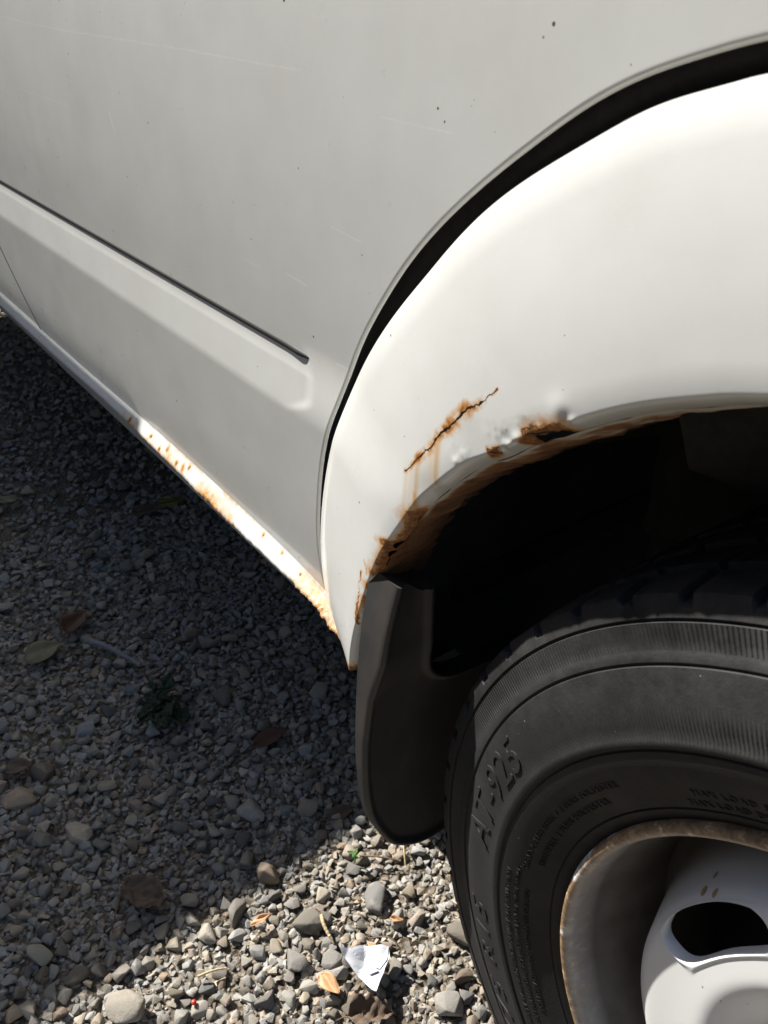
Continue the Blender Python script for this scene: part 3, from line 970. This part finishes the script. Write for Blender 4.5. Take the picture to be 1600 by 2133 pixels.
for (x0, y0, k) in ((-.608, .0125, .0022), (-.574, .0125, .0022), (-.541, .0115, .0026), (-.917, .007, .0045), (-.859, .009, .0035), (-.817, .010, .0035), (-.832, .006, .0035), (-.775, .008, .0045), (-.764, .011, .003), (-.79, .0065, .004)):
    rust = np.maximum(rust, np.exp(-((sx - x0) ** 2 * .6 + (sy - y0) ** 2) / k ** 2) * .68)
stain = np.zeros_like(sx)
for (x0, x1, s_) in ((-.92, -.880, .35), (-.875, -.862, .85), (-.833, -.818, .65), (-.798, -.738, .90), (-.692, -.662, .95), (-.656, -.614, .45)):
    stain = np.maximum(stain, s_ * sst(x0 - .003, x0, sx) * (1 - sst(x1, x1 + .004, sx)) * (.55 + .45 * vnoise(sx, 420, 77)) * sst(.62, .80, zr))
z0 = np.zeros(sx.size)
sill = adopt(mesh_obj('sill', S.reshape(-1, 3), gridF(S.shape[0], S.shape[1], flip=True), M['rusty'], attrs={'rust': rust.ravel(), 'crack': z0, 'stain': stain.ravel(), 'blister': z0}))
sill['label'] = 'white sill with rust scabs along its lower edge'

# ---- underbody, upper body
adopt(box('underbody', (-2.9, .085, .372), (-.42, 1.62, .40), M['under']))
up = []
for (y, z) in ((float(door_y(np.array(0.), np.array(1.12))), 1.12), (.16, 1.16), (.20, 1.70), (.28, 1.84), (.45, 1.90), (1.15, 1.90), (1.32, 1.84), (1.40, 1.70), (1.60, .9), (1.62, .40)):
    up.append([(x, y, z) for x in (-2.95, -1.5, 0, .62)])
A = np.array(up)
adopt(mesh_obj('upper_body', A.reshape(-1, 3), gridF(A.shape[0], 4, flip=True), M['plain'], smooth=False))
for (x0, x1) in ((-2.7, -1.45), (-1.3, .1)):
    P4 = [(x0, .1705, 1.28), (x1, .1705, 1.28), (x1, .1925, 1.64), (x0, .1925, 1.64)]
    adopt(slab('side_window', P4, -.012, M['glass'], bev=.003))

adopt(box('far_skirt_blocker', (-2.9, 1.45, .16), (-.42, 1.60, .37), M['under']))  # unseen, added low to keep light out from under the van
adopt(box('floor_beam', (-2.8, .55, .20), (-.6, .75, .371), M['under']))

# ---- mud flap
out = [(-.0195, .477), (-.026, .448), (-.031, .410), (-.034, .363), (-.0355, .300), (-.031, .245), (-.024, .218), (-.009, .183), (.004, .168), (.019, .157), (.034, .151), (.050, .149),
       (.075, .151), (.100, .158), (.122, .170), (.140, .192), (.150, .225), (.152, .27), (.151, .315), (.143, .340), (.10, .347), (.058, .352), (.036, .361), (.023, .379), (.0175, .405), (.0150, .435), (.0135, .463)]
ol = spline(out, 150)
xf = lambda z: np.interp(z, [.14, .25, .32, .37, .41, .48], [-.3785, -.3775, -.3755, -.371, -.3605, -.3575])
cy, cz = .055, .33


def ring(sh, dx, back=False):
    tg = np.gradient(ol, axis=0); tg /= np.linalg.norm(tg, axis=1)[:, None]
    n2 = np.stack([-tg[:, 1], tg[:, 0]], 1)
    q = ol + n2 * sh
    x = np.full(len(ol), -.390) if back else xf(ol[:, 1]) + dx
    x = x + .003 * np.sin((q[:, 1] - .2) * 9) * 0
    return np.stack([x, q[:, 0], q[:, 1]], 1)
rings = [ring(.004, 0, True), ring(0.0, 0, True) + [.0015, 0, 0], ring(0, -.006), ring(0, -.0022), ring(.0008, -.0008), ring(.0024, 0), ring(.0042, -.0004), ring(.0065, -.0030), ring(.0100, -.0045)]
A = np.array(rings)
V = A.reshape(-1, 3).tolist(); F = gridF(len(rings), len(ol))
n = len(ol)
lastI = (len(rings) - 1) * n
F.append(tuple(range(lastI, lastI + n)))
F.append(tuple(range(n))[::-1])
F.append(tuple([j * n for j in range(len(rings))] + [j * n + n - 1 for j in range(len(rings))][::-1]))
flap = mesh_obj('mud_flap', V, F, M['flap'])
me = flap.data
bm = bmesh.new(); bm.from_mesh(me); bmesh.ops.triangulate(bm, faces=[f for f in bm.faces if len(f.verts) > 4]); bmesh.ops.recalc_face_normals(bm, faces=bm.faces); bm.to_mesh(me); bm.free()
me.set_sharp_from_angle(angle=R(40))
adopt(flap)
flap['label'] = 'black plastic mud flap behind the front wheel'
pl = slab('clamp_plate', [(-.361, -.008, .462), (-.361, .014, .462), (-.361, .014, .372), (-.361, -.010, .375)], .0035, M['screw'], bev=.001)
pl.parent = flap; pl.matrix_parent_inverse = VINV
for (y, z) in ((-.001, .440), (-.001, .398)):
    Vp, Fp = lathe('screw', [(0.0001, -.0042), (.0035, -.004), (.0055, -.0022), (.006, 0), (.0075, .0002), (.0075, .0015)], 14, M['screw'])
    Vp = np.array(Vp); Vr = np.stack([-Vp[:, 1], Vp[:, 0], Vp[:, 2]], 1) + np.array([-.3565, y, z])
    o = mesh_obj('screw', Vr, Fp, M['screw']); o.parent = flap; o.matrix_parent_inverse = VINV

# ------------------------------------------------------------------ the wheel
wheel = empty('wheel', (0, 0, .305))
adopt(wheel)
TP = [(.198, .012), (.2045, .0045), (.209, .0018), (.2112, .0008), (.2120, .0016), (.2128, .0004), (.2165, -.0008), (.223, -.0045), (.231, -.0090), (.239, -.0122), (.2455, -.0137), (.2484, -.0140), (.2492, -.0128), (.2500, -.0132), (.2508, -.0152), (.2530, -.0160), (.2552, -.0158), (.2560, -.0150),
      (.262, -.0146), (.270, -.0132), (.278, -.0112), (.285, -.0088), (.2905, -.0066), (.2913, -.0050), (.2921, -.0050), (.2929, -.0064), (.2975, -.0052), (.2982, -.0044), (.3040, -.0034), (.3115, -.0020), (.3121, -.0002), (.3131, -.0002), (.3139, -.0018),
      (.3180, -.0008), (.3225, .0006), (.3246, .0020), (.3254, .0045), (.3262, .014), (.3268, .026), (.3268, .0265), (.3195, .028), (.3195, .034), (.3275, .0355), (.3278, .060), (.3278, .0605), (.3200, .062), (.3200, .070), (.3282, .0715), (.3284, .098), (.3202, .100), (.3202, .108), (.3284, .110), (.328, .138), (.320, .140), (.320, .146), (.327, .148), (.3258, .184), (.318, .192), (.300, .198), (.25, .202), (.205, .185)]
TP = np.array(TP)
TP[:, 1] = np.where(TP[:, 1] < -.002, -.002 + (TP[:, 1] + .002) * .76, TP[:, 1])
nT = 1440
tth = np.degrees(np.linspace(0, 2 * np.pi, nT, endpoint=False))
notches = np.arange(115.6, 115.6 + 360, 360 / 54)


def tyre_mod(r, y, th):
    a = np.degrees(th)
    k = np.round((a - 115.6) / (360 / 54))
    ph = a - 115.6 - k * 360 / 54
    rn = np.random.default_rng(3)
    wj = rn.uniform(.55, .95, 200)[np.abs(k.astype(int)) % 200]
    inn = (np.abs(ph) < wj)
    depth = rn.uniform(.5, 1.3, 200)[np.abs(k.astype(int)) % 200]
    m = (TP[:, 0] > .3190)[:, None] & (TP[:, 1] < .027)[:, None] & inn[None]
    r2 = np.where(m, np.minimum(r, .3210 - .0010 * depth[None] + .0004 * np.sin(th * 400)[None]), r)
    y2 = np.where(m & (TP[:, 1] < .0045)[:, None], y + .0022 * (r - .319) / .006, y)
    # lateral grooves across the other rows of blocks, slanted
    off = (TP[:, 1] * 45)[:, None]
    ph2 = np.abs(((a[None] - 115.6 + off * 8) / (360 / 54)) % 1 - .5)
    m2 = (TP[:, 0] > .3225)[:, None] & (TP[:, 1] > .034)[:, None] & (ph2 > .44)
    r2 = np.where(m2, r2 - .006, r2)
    # rough worn shoulder
    ns = .0002 * vnoise(th * 1.0, 60, 51)[None] + .00025 * vnoise(th, 330, 52)[None] + .0016 * np.clip(vnoise(th, 170, 53) - .55, 0, 1)[None] * (th > 2.3) * (th < 4)
    r2 = np.where((TP[:, 0] > .322)[:, None], r2 + ns, r2)
    # squashed on the ground
    return r2, y2
V, F = lathe('tyre', TP, nT, None, rmod=tyre_mod)
V = np.array(V)
V[:, 2] = np.maximum(V[:, 2], -.3035 + .0)
tyre = mesh_obj('tyre', V, F, M['tyre'], wheel)
tyre.data.polygons.foreach_set('use_smooth', np.ones(len(tyre.data.polygons), dtype=bool))
try:
    tyre.data.set_sharp_from_angle(angle=R(38))
except Exception:
    pass
tyre['label'] = 'worn dusty black tyre with cracked shoulder blocks'

# raised lettering on the sidewall


def sidewall_y(r):
    return np.interp(r, TP[:36, 0], TP[:36, 1])


def text_mesh(s, size, r0, a0, raise_, mat, spacing=1.0, track=1.0, thin=False):
    cu = bpy.data.curves.new('txt', 'FONT')
    cu.body = s; cu.size = size; cu.extrude = .5; cu.space_character = track
    cu.resolution_u = 3
    ob = bpy.data.objects.new('txt', cu); col.objects.link(ob)
    dg = bpy.context.evaluated_depsgraph_get()
    me = bpy.data.meshes.new_from_object(ob.evaluated_get(dg))
    bm = bmesh.new(); bm.from_mesh(me)
    bmesh.ops.triangulate(bm, faces=bm.faces)
    for _ in range(2):
        long = [e for e in bm.edges if e.calc_length() > size * .22 and abs(e.verts[0].co.z - e.verts[1].co.z) < .1]
        if not long: break
        bmesh.ops.subdivide_edges(bm, edges=long, cuts=1)
        bmesh.ops.triangulate(bm, faces=bm.faces)
    for v in bm.verts:
        x, y, z = v.co
        r = r0 + y * 1.0
        a = a0 - x / (r0 + size * .35) * spacing
        yy = float(sidewall_y(r)) + (-raise_ if z > 0 else .001)
        v.co = (r * math.cos(a), yy, r * math.sin(a))
    bmesh.ops.recalc_face_normals(bm, faces=bm.faces)
    m2 = bpy.data.meshes.new('lettering'); bm.to_mesh(m2); bm.free()
    bpy.data.objects.remove(ob); bpy.data.curves.remove(cu); bpy.data.meshes.remove(me)
    m2.materials.append(mat)
    o = bpy.data.objects.new('lettering', m2); col.objects.link(o); o.parent = wheel
    return o
text_mesh('AT-925', .0310, .2630, R(180), .0010, M['tyre'], 1.12, 1.08)
text_mesh('LT 215/75 R15', .0270, .2650, R(242), .0009, M['tyre'], 1.25, 1.15)
text_mesh('TREAD 2 PLIES STEEL + 2 PLIES POLYESTER', .0058, .2290, R(177), .0006, M['tyre'], 1.06, 1.25)
text_mesh('SIDEWALL 2 PLIES POLYESTER', .0058, .2205, R(174), .0006, M['tyre'], 1.1, 1.3)
text_mesh('MAX LOAD SINGLE 1090 KG AT 450 KPA', .0058, .2225, R(129), .0006, M['tyre'], 1.06, 1.25)
text_mesh('MAX LOAD DUAL', .0058, .2150, R(131), .0006, M['tyre'], 1.06, 1.2)
text_mesh('SAFETY WARNING SERIOUS INJURY MAY RESULT FROM', .0050, .2400, R(214), .0005, M['tyre'], 1.0, 1.2)
text_mesh('TIRE FAILURE DUE TO UNDERINFLATION OVERLOADING', .0050, .2330, R(214), .0005, M['tyre'], 1.0, 1.2)
text_mesh('FOLLOW OWNERS MANUAL OR PLACARD', .0050, .2260, R(210), .0005, M['tyre'], 1.0, 1.2)

# steel rim
RP = [(.2010, .016), (.2035, .0075), (.2037, .0030), (.2026, .0002), (.2000, -.0010), (.1975, -.0004), (.1958, .0016), (.1950, .0050), (.1944, .010), (.1925, .018), (.1895, .028), (.1855, .040), (.1830, .052), (.1822, .066), (.1815, .085), (.181, .12), (.19, .17)]
rp = spline(RP, 70)
V, F = lathe('rim', rp, 360, None, flip=False)
rim = mesh_obj('rim', V, F, M['rim'], wheel)
rim['label'] = 'steel rim with a rusty brown lip'
# wheel disc with six slots
DPR = np.array([(.012, .006), (.03, .006), (.036, .010), (.040, .024), (.050, .036), (.060, .038), (.072, .034), (.084, .0255), (.094, .0190), (.104, .0145), (.114, .0148), (.124, .0155), (.134, .0160), (.144, .0166), (.150, .0184), (.1545, .0240), (.1570, .031), (.161, .042), (.167, .060), (.1745, .076), (.1815, .084)])
dp = spline(DPR, 400)


def disc_y(r): return np.interp(r, dp[:, 0], dp[:, 1])
H1, H2, NH = .1225, .1502, 4
a_c, a_h = R(150.6), R(18.6)
V, F = [], []


def addgrid(G, close=False):
    b = len(V); A_ = np.array(G)
    V.extend(A_.reshape(-1, A_.shape[-1]).tolist()); F.extend(gridF(A_.shape[0], A_.shape[1], b, close=close))
tha = np.linspace(0, 2 * np.pi, 360, endpoint=False)
pad1, pad2, pada = .1190, .1525, R(20.5)


def pol(r, a, dy=0.): return (r * math.cos(a), float(disc_y(r)) + dy, r * math.sin(a))
addgrid([[pol(r, a) for a in tha] for r in np.concatenate([np.linspace(.012, .08, 26), np.linspace(.0815, pad1, 22)])], True)
addgrid([[pol(r, a) for a in tha] for r in np.linspace(pad2, .1815, 60)], True)
for k in range(NH):
    ac = a_c + k * 2 * math.pi / NH
    nxt = ac + 2 * math.pi / NH
    addgrid([[pol(r, a) for a in np.linspace(ac + pada, nxt - pada, 44)] for r in np.linspace(pad1, pad2, 16)])
    nP = 120
    rm, hr, hr0 = (pad1 + pad2) / 2, (pad2 - pad1) / 2, (H2 - H1) / 2
    rmh = (H1 + H2) / 2
    ring_o, ring_i = [], []
    for j in range(nP):
        th = 2 * math.pi * j / nP
        c_, s_ = math.cos(th), math.sin(th)
        m_ = max(abs(c_), abs(s_))
        ring_o.append((rm + hr * s_ / m_, ac + pada * c_ / m_))
        ex = 2 / 3.6
        rr_ = rmh + hr0 * math.copysign(abs(s_) ** ex, s_)
        taper = 1.0 - .10 * (s_ < 0) * abs(s_)
        ring_i.append((rr_, ac + a_h * taper * math.copysign(abs(c_) ** ex, c_)))
    G = []
    for q in (0, .2, .4, .55, .7, .8, .88, .94, .98, 1.):
        lip_ = -.0008 * sst(.35, .75, q) * 1.0 + .0016 * sst(.88, 1., q)
        G.append([pol(o_[0] * (1 - q) + i_[0] * q, o_[1] * (1 - q) + i_[1] * q, float(lip_)) for o_, i_ in zip(ring_o, ring_i)])
    G.append([pol(i_[0], i_[1], .0075) for i_ in ring_i])
    addgrid(G, True)
disc = mesh_obj('wheel_disc', V, F, M['rim'], wheel)
bm = bmesh.new(); bm.from_mesh(disc.data); bmesh.ops.remove_doubles(bm, verts=bm.verts, dist=.00002)
bmesh.ops.recalc_face_normals(bm, faces=bm.faces); bm.to_mesh(disc.data); bm.free()
disc.data.polygons.foreach_set('use_smooth', np.ones(len(disc.data.polygons), dtype=bool))
disc['label'] = 'white slotted wheel disc with small rust spots'
for k in range(5):
    a = R(20 + 72 * k)
    Vp, Fp = lathe('nut', [(.0001, .020), (.007, .020), (.0095, .023), (.0105, .034), (.0115, .046)], 6, None)
    o = mesh_obj('wheel_nut', np.array(Vp) + np.array([.057 * math.cos(a), 0, .057 * math.sin(a)]), Fp, M['screw'], wheel, smooth=False)
Vp, Fp = lathe('brake', [(.02, .105), (.150, .105), (.164, .112), (.166, .19)], 64, None)
mesh_obj('brake_drum', Vp, Fp, M['well'], wheel)


# ------------------------------------------------------------------ litter on the gravel
def leaf(name, p, length, width, ang, mat, label, cat='leaf', group=None, curl=.25, lift=.010, lobes=0, seed=0, tilt=(0, 0), parent=None, crumple=.0):
    rg = random.Random(seed)
    n, m = 22, 9
    V = []
    for i in range(n):
        t_ = i / (n - 1)
        w = width / 2 * (math.sin(math.pi * t_ ** .8) ** .75 + .02)
        if lobes: w *= 1 + .16 * math.sin(t_ * math.pi * lobes * 2 + seed) + .05 * math.sin(t_ * 37 + seed)
        w = max(w, .0006)
        for j in range(m):
            q = j / (m - 1) * 2 - 1
            x = (t_ - .5) * length; y = q * w
            z = curl * abs(q) ** 1.5 * w + .10 * length * math.sin(t_ * 3.1 + seed) * .5 + .0012 * math.sin(7 * t_ + 5 * q + seed)
            z += crumple * (math.sin(x * 330 + seed) * math.cos(y * 410 + x * 150) + .6 * math.sin(x * 610 - y * 520 + seed))
            V.append((x, y, z))
    o = mesh_obj(name, V, gridF(n, m), mat)
    o.location = (p[0], p[1], float(gz(p[0], p[1])) + lift)
    o.rotation_euler = (tilt[0], tilt[1], ang)
    so_ = o.modifiers.new('thickness', 'SOLIDIFY'); so_.thickness = .0004
    st_ = [(length * (-.5 - .28 * k / 5), .02 * length * math.sin(k), .0 - .002 * k / 5) for k in range(6)]
    Vt, Ft = tube(st_, [.0007] * 6, 5)
    if length > .03:
        s = mesh_obj('stalk', Vt, Ft, mat); s.parent = o
    if label: tag(o, label, cat, group)
    if parent: o.parent = parent
    return o
LM = {
    'tan': simple('tan_leaf', (.38, .19, .085), (.56, .33, .17), 80, .6),
    'brown': simple('brown_leaf', (.075, .05, .033), (.145, .10, .067), 60, .8),
    'yellow': simple('yellow_leaf', (.13, .105, .026), (.20, .16, .04), 60, .6),
    'pale': simple('pale_yellow_leaf', (.09, .084, .042), (.145, .134, .07), 60, .6),
    'red': simple('red_brown_leaf', (.065, .028, .018), (.115, .05, .028), 60, .7),
    'green': simple('weed_leaf', (.012, .026, .011), (.024, .044, .018), 60, .8),
    'straw': simple('dry_straw', (.34, .26, .14), (.50, .40, .24), 90, .7),
    'twig': simple('brown_twig', (.10, .06, .035), (.2, .13, .08), 120, .85),
    'wood': simple('weathered_pale_wood', (.17, .17, .18), (.29, .29, .30), 90, .8),
}
leaf('leaf', (-.390, -.068), .027, .015, R(12), LM['tan'], 'small smooth tan leaf lying just left of the white paper scrap', seed=1, curl=.35, lift=.014, tilt=(.1, -.1))
leaf('leaf', (-.345, -.052), .042, .030, R(60), LM['brown'], 'crumpled brown leaf on sunlit gravel below the white paper scrap', seed=2, curl=.9, lift=.012, lobes=1, crumple=.0022)
leaf('leaf', (-.578, -.174), .050, .036, R(30), LM['brown'], 'large ragged brown leaf in the shade at the edge of the sunlit gravel', seed=3, lobes=1, lift=.020, curl=.5, crumple=.0022)
leaf('leaf', (-.694, .042), .045, .026, R(88), LM['red'], 'dark red brown leaf on shaded gravel left of the mud flap', seed=4, lift=.012)
leaf('leaf', (-.548, .050), .036, .018, R(75), LM['brown'], 'rust coloured leaf half hidden behind the lower end of the mud flap', seed=5, lift=.010)
leaf('leaf', (-1.014, -.138), .056, .042, R(110), LM['pale'], 'oval pale yellow leaf lying in the shade near the left edge', seed=6, lift=.014)
leaf('leaf', (-1.054, -.077), .060, .036, R(140), LM['red'], 'curled red brown leaf behind the pale yellow leaf in the shade', seed=7, lift=.014, curl=.6, lobes=1)
leaf('leaf', (-1.287, .180), .052, .034, R(95), LM['yellow'], 'bright yellow leaf in the deep shade under the sill', seed=8, lift=.016)
leaf('leaf', (-1.296, .136), .056, .038, R(85), LM['brown'], 'brown leaf overlapping the yellow leaf under the sill', seed=9, lift=.012)
leaf('leaf', (-1.468, -.058), .036, .028, R(60), LM['pale'], 'small pale leaf at the left edge below the rear of the sill', seed=10, lift=.016)
leaf('leaf', (-.485, -.089), .022, .008, R(85), LM['tan'], 'thin orange leaf fragment on the border of sun and shade', seed=11, lift=.014, curl=.5)
leaf('leaf', (-.824, -.228), .034, .022, R(70), LM['brown'], 'small brown leaf in the shade above the long flat stone', seed=12, lift=.014, curl=.4)
leaf('leaf', (-.393, -.0145), .016, .008, R(10), LM['tan'], 'tiny tan leaf just behind the white paper scrap', seed=13, lift=.014, curl=.5)
leaf('leaf', (-.405, .024), .014, .007, R(50), LM['tan'], 'tiny orange leaf chip right of the big round grey stone', seed=14, lift=.012, curl=.4)

# white paper scrap: a torn corner folded over itself
def sheet(bm, pts, zf, cuts=4):
    b2 = bmesh.new()
    b2.faces.new([b2.verts.new((x, y, 0)) for x, y in pts])
    bmesh.ops.triangulate(b2, faces=b2.faces)
    for _ in range(3):
        bmesh.ops.subdivide_edges(b2, edges=list(b2.edges), cuts=1, use_grid_fill=True)
        bmesh.ops.triangulate(b2, faces=b2.faces)
    mp = {v: bm.verts.new((v.co.x, v.co.y, zf(v.co.x, v.co.y))) for v in b2.verts}
    for q in b2.faces: bm.faces.new([mp[v] for v in q.verts])
    b2.free()
bm = bmesh.new()
cx_, cy_ = -.382, -.030
def zp(x, y):
    a, b = x - cx_, y - cy_
    return float(gz(x, y)) + .015 + .36 * abs(a * .55 + b * .83 + .002) + .30 * abs(a * .83 - b * .55 - .004) + .0016 * abs(math.sin(a * 150 + b * 95 + .6)) + .0014 * abs(math.sin(b * 165 - a * 60)) + .0006 * math.sin(a * 320 - b * 210)
sheet(bm, [(-.4065, -.0455), (-.4015, -.036), (-.3975, -.0235), (-.3905, -.0165), (-.3855, -.010), (-.3785, -.0055), (-.371, -.0105), (-.3665, -.019), (-.3595, -.029), (-.3520, -.0405), (-.3605, -.0420), (-.371, -.0430), (-.383, -.0445), (-.395, -.0452)], zp)
sheet(bm, [(-.3925, -.0235), (-.3850, -.0105), (-.3785, -.0060), (-.3705, -.0140), (-.3690, -.0235), (-.3760, -.0275), (-.3845, -.0290)], lambda x, y: zp(x, y) + .0008 + .06 * max(0, (x + .3925) * .5 - (y + .024) * .2))
sheet(bm, [(-.3830, -.0300), (-.3745, -.0270), (-.3680, -.0255), (-.3700, -.0345), (-.3780, -.0350)], lambda x, y: zp(x, y) + .0016 + .06 * max(0, (x + .383)))
bmesh.ops.triangulate(bm, faces=bm.faces)
me = bpy.data.meshes.new('paper_scrap'); bm.to_mesh(me); bm.free()
me.materials.append(simple('white_paper', (.44, .455, .485), (.52, .53, .56), 200, .6, .15))
pa_ = bpy.data.objects.new('paper_scrap', me); col.objects.link(pa_)
m_ = pa_.modifiers.new('thickness', 'SOLIDIFY'); m_.thickness = .0004
tag(pa_, 'folded torn scrap of white paper lying on the sunlit gravel', 'paper')


def rod(name, pts, r, mat, label, cat):
    P_ = spline([(x, y, float(gz(x, y)) + z) for x, y, z in pts], 24)
    rr_ = r * (1 - .25 * np.linspace(0, 1, 24)) * (1 + .12 * np.sin(np.arange(24) * 1.7))
    V, F = tube(P_, rr_, 7)
    V = np.array(V) ; 
    return tag(mesh_obj(name, V, F, mat), label, cat)
rod('stick', [(-.999, -.077, .016), (-.975, -.064, .018), (-.945, -.052, .017), (-.910, -.038, .015)], .0042, LM['wood'], 'pale weathered stick lying in the shade beside the yellow leaf', 'stick')
rod('straw', [(-.453, -.036, .014), (-.444, -.040, .016), (-.431, -.041, .012)], .0022, LM['straw'], 'thick tan straw stub on sunlit gravel right of the long grey stone', 'straw')
rod('straw', [(-.474, .085, .012), (-.462, .077, .020), (-.448, .069, .010)], .0012, LM['straw'], 'thin upright dry stalk just under the mud flap', 'straw')
rod('twig', [(-.490, .030, .014), (-.474, .048, .017), (-.456, .068, .013)], .0011, LM['twig'], 'thin brown twig lying under the lower end of the mud flap', 'twig')
rod('twig', [(-.470, -.166, .014), (-.466, -.152, .016), (-.462, -.140, .013)], .0013, LM['straw'], 'short tan twig on sunlit gravel near the lower left', 'twig')
rod('twig', [(-.405, -.012, .014), (-.39, .004, .022), (-.376, .008, .013)], .0008, LM['twig'], 'hair thin bent twig behind the white paper scrap', 'twig')
rod('twig', [(-.61, -.178, .014), (-.585, -.200, .016), (-.56, -.215, .013)], .0010, LM['twig'], 'thin dark twig in the shade left of the ragged brown leaf', 'twig')

# weed and sprout
weed = empty('weed', (-.815, -.05, 0))
tag(weed, 'low dark green weed growing in the shaded gravel', 'weed')
wr = random.Random(4)
for k in range(34):
    a, d = wr.uniform(0, 6.28), .036 * wr.random() ** .6
    L_ = wr.uniform(.012, .026)
    l_ = leaf('leaf', (0, 0), L_, L_ * wr.uniform(.5, .75), a + wr.uniform(-1, 1), LM['green'], None, seed=20 + k, lift=0, curl=.3, tilt=(wr.uniform(-.4, .4), wr.uniform(-.4, .2)), lobes=1, crumple=.0008)
    l_.location = (d * 1.3 * math.cos(a), d * math.sin(a), .014 + .016 * wr.random())
    l_.parent = weed
stv, stf = tube([(0, 0, -.004), (.002, 0, .015), (.004, .002, .035)], [.0022, .0018, .001], 6)
mesh_obj('stem', stv, stf, LM['green'], weed)
spr = empty('sprout', (-.486, .028, 0))
tag(spr, 'tiny bright green seedling in the gravel near the mud flap', 'seedling')
LM['sprout'] = simple('sprout_green', (.12, .24, .07), (.18, .33, .11), 60, .5)
for k in range(4):
    a = k * 1.7 + .4
    l_ = leaf('leaf', (0, 0), .008, .0035, a, LM['sprout'], None, seed=50 + k, lift=0, curl=.2, tilt=(0, -.5))
    l_.location = (.004 * math.cos(a), .004 * math.sin(a), .014 + .002 * k); l_.parent = spr
stv, stf = tube([(0, 0, 0), (.0005, 0, .008), (0, .0005, .016)], [.0008, .0007, .0006], 6)
mesh_obj('stem', stv, stf, LM['sprout'], spr)
# red bead
bm = bmesh.new(); bmesh.ops.create_icosphere(bm, subdivisions=2, radius=.0026)
for v in bm.verts: v.co.z *= .8; v.co.x *= 1.1
me = bpy.data.meshes.new('berry'); bm.to_mesh(me); bm.free(); me.materials.append(simple('red_skin', (.42, .02, .015), (.5, .04, .02), 90, .35))
for p in me.polygons: p.use_smooth = True
o = bpy.data.objects.new('berry', me); col.objects.link(o); o.location = (-.452, -.179, float(gz(-.452, -.179)) + .011)
tag(o, 'small red berry among the sunlit pebbles at the lower left', 'berry')

# the larger stones that stand out
BL = ['large pale angular stone with a bright top near the lower left corner', 'rounded flat grey stone below the mud flap', 'long dark grey slanted stone in the sun beside the straw stub', 'angular light grey stone on the border of sun and shade',
      'long flat pale stone in the shade at the left edge', 'square brownish grey stone left of the tan leaf', 'small upright grey stone above the tan leaf', 'broad dull stone in the shade above the ragged brown leaf',
      'wide flat dark stone in the shade left of the mud flap', 'grey cube shaped stone nearest the tyre at the bottom edge', 'rough grey brown stone beside the tyre wall']
ROT = [0.5, .2, 1.2, .3, .95, .1, .6, .8, .4, .7, 1.0]
for k, ((x, y, d), lb) in enumerate(zip(BIG, BL)):
    V, F = pebble(200 + k, True)
    V = V * d * 1.12; V[:, 2] *= 1.0 if k in (0, 9) else .75
    o = mesh_obj('stone', V, F, M['stone'])
    o.location = (x, y, float(gz(x, y)) + d * .22); o.rotation_euler = (0, 0, ROT[k])
    tag(o, lb, 'stone', 'larger stones lying on the gravel')
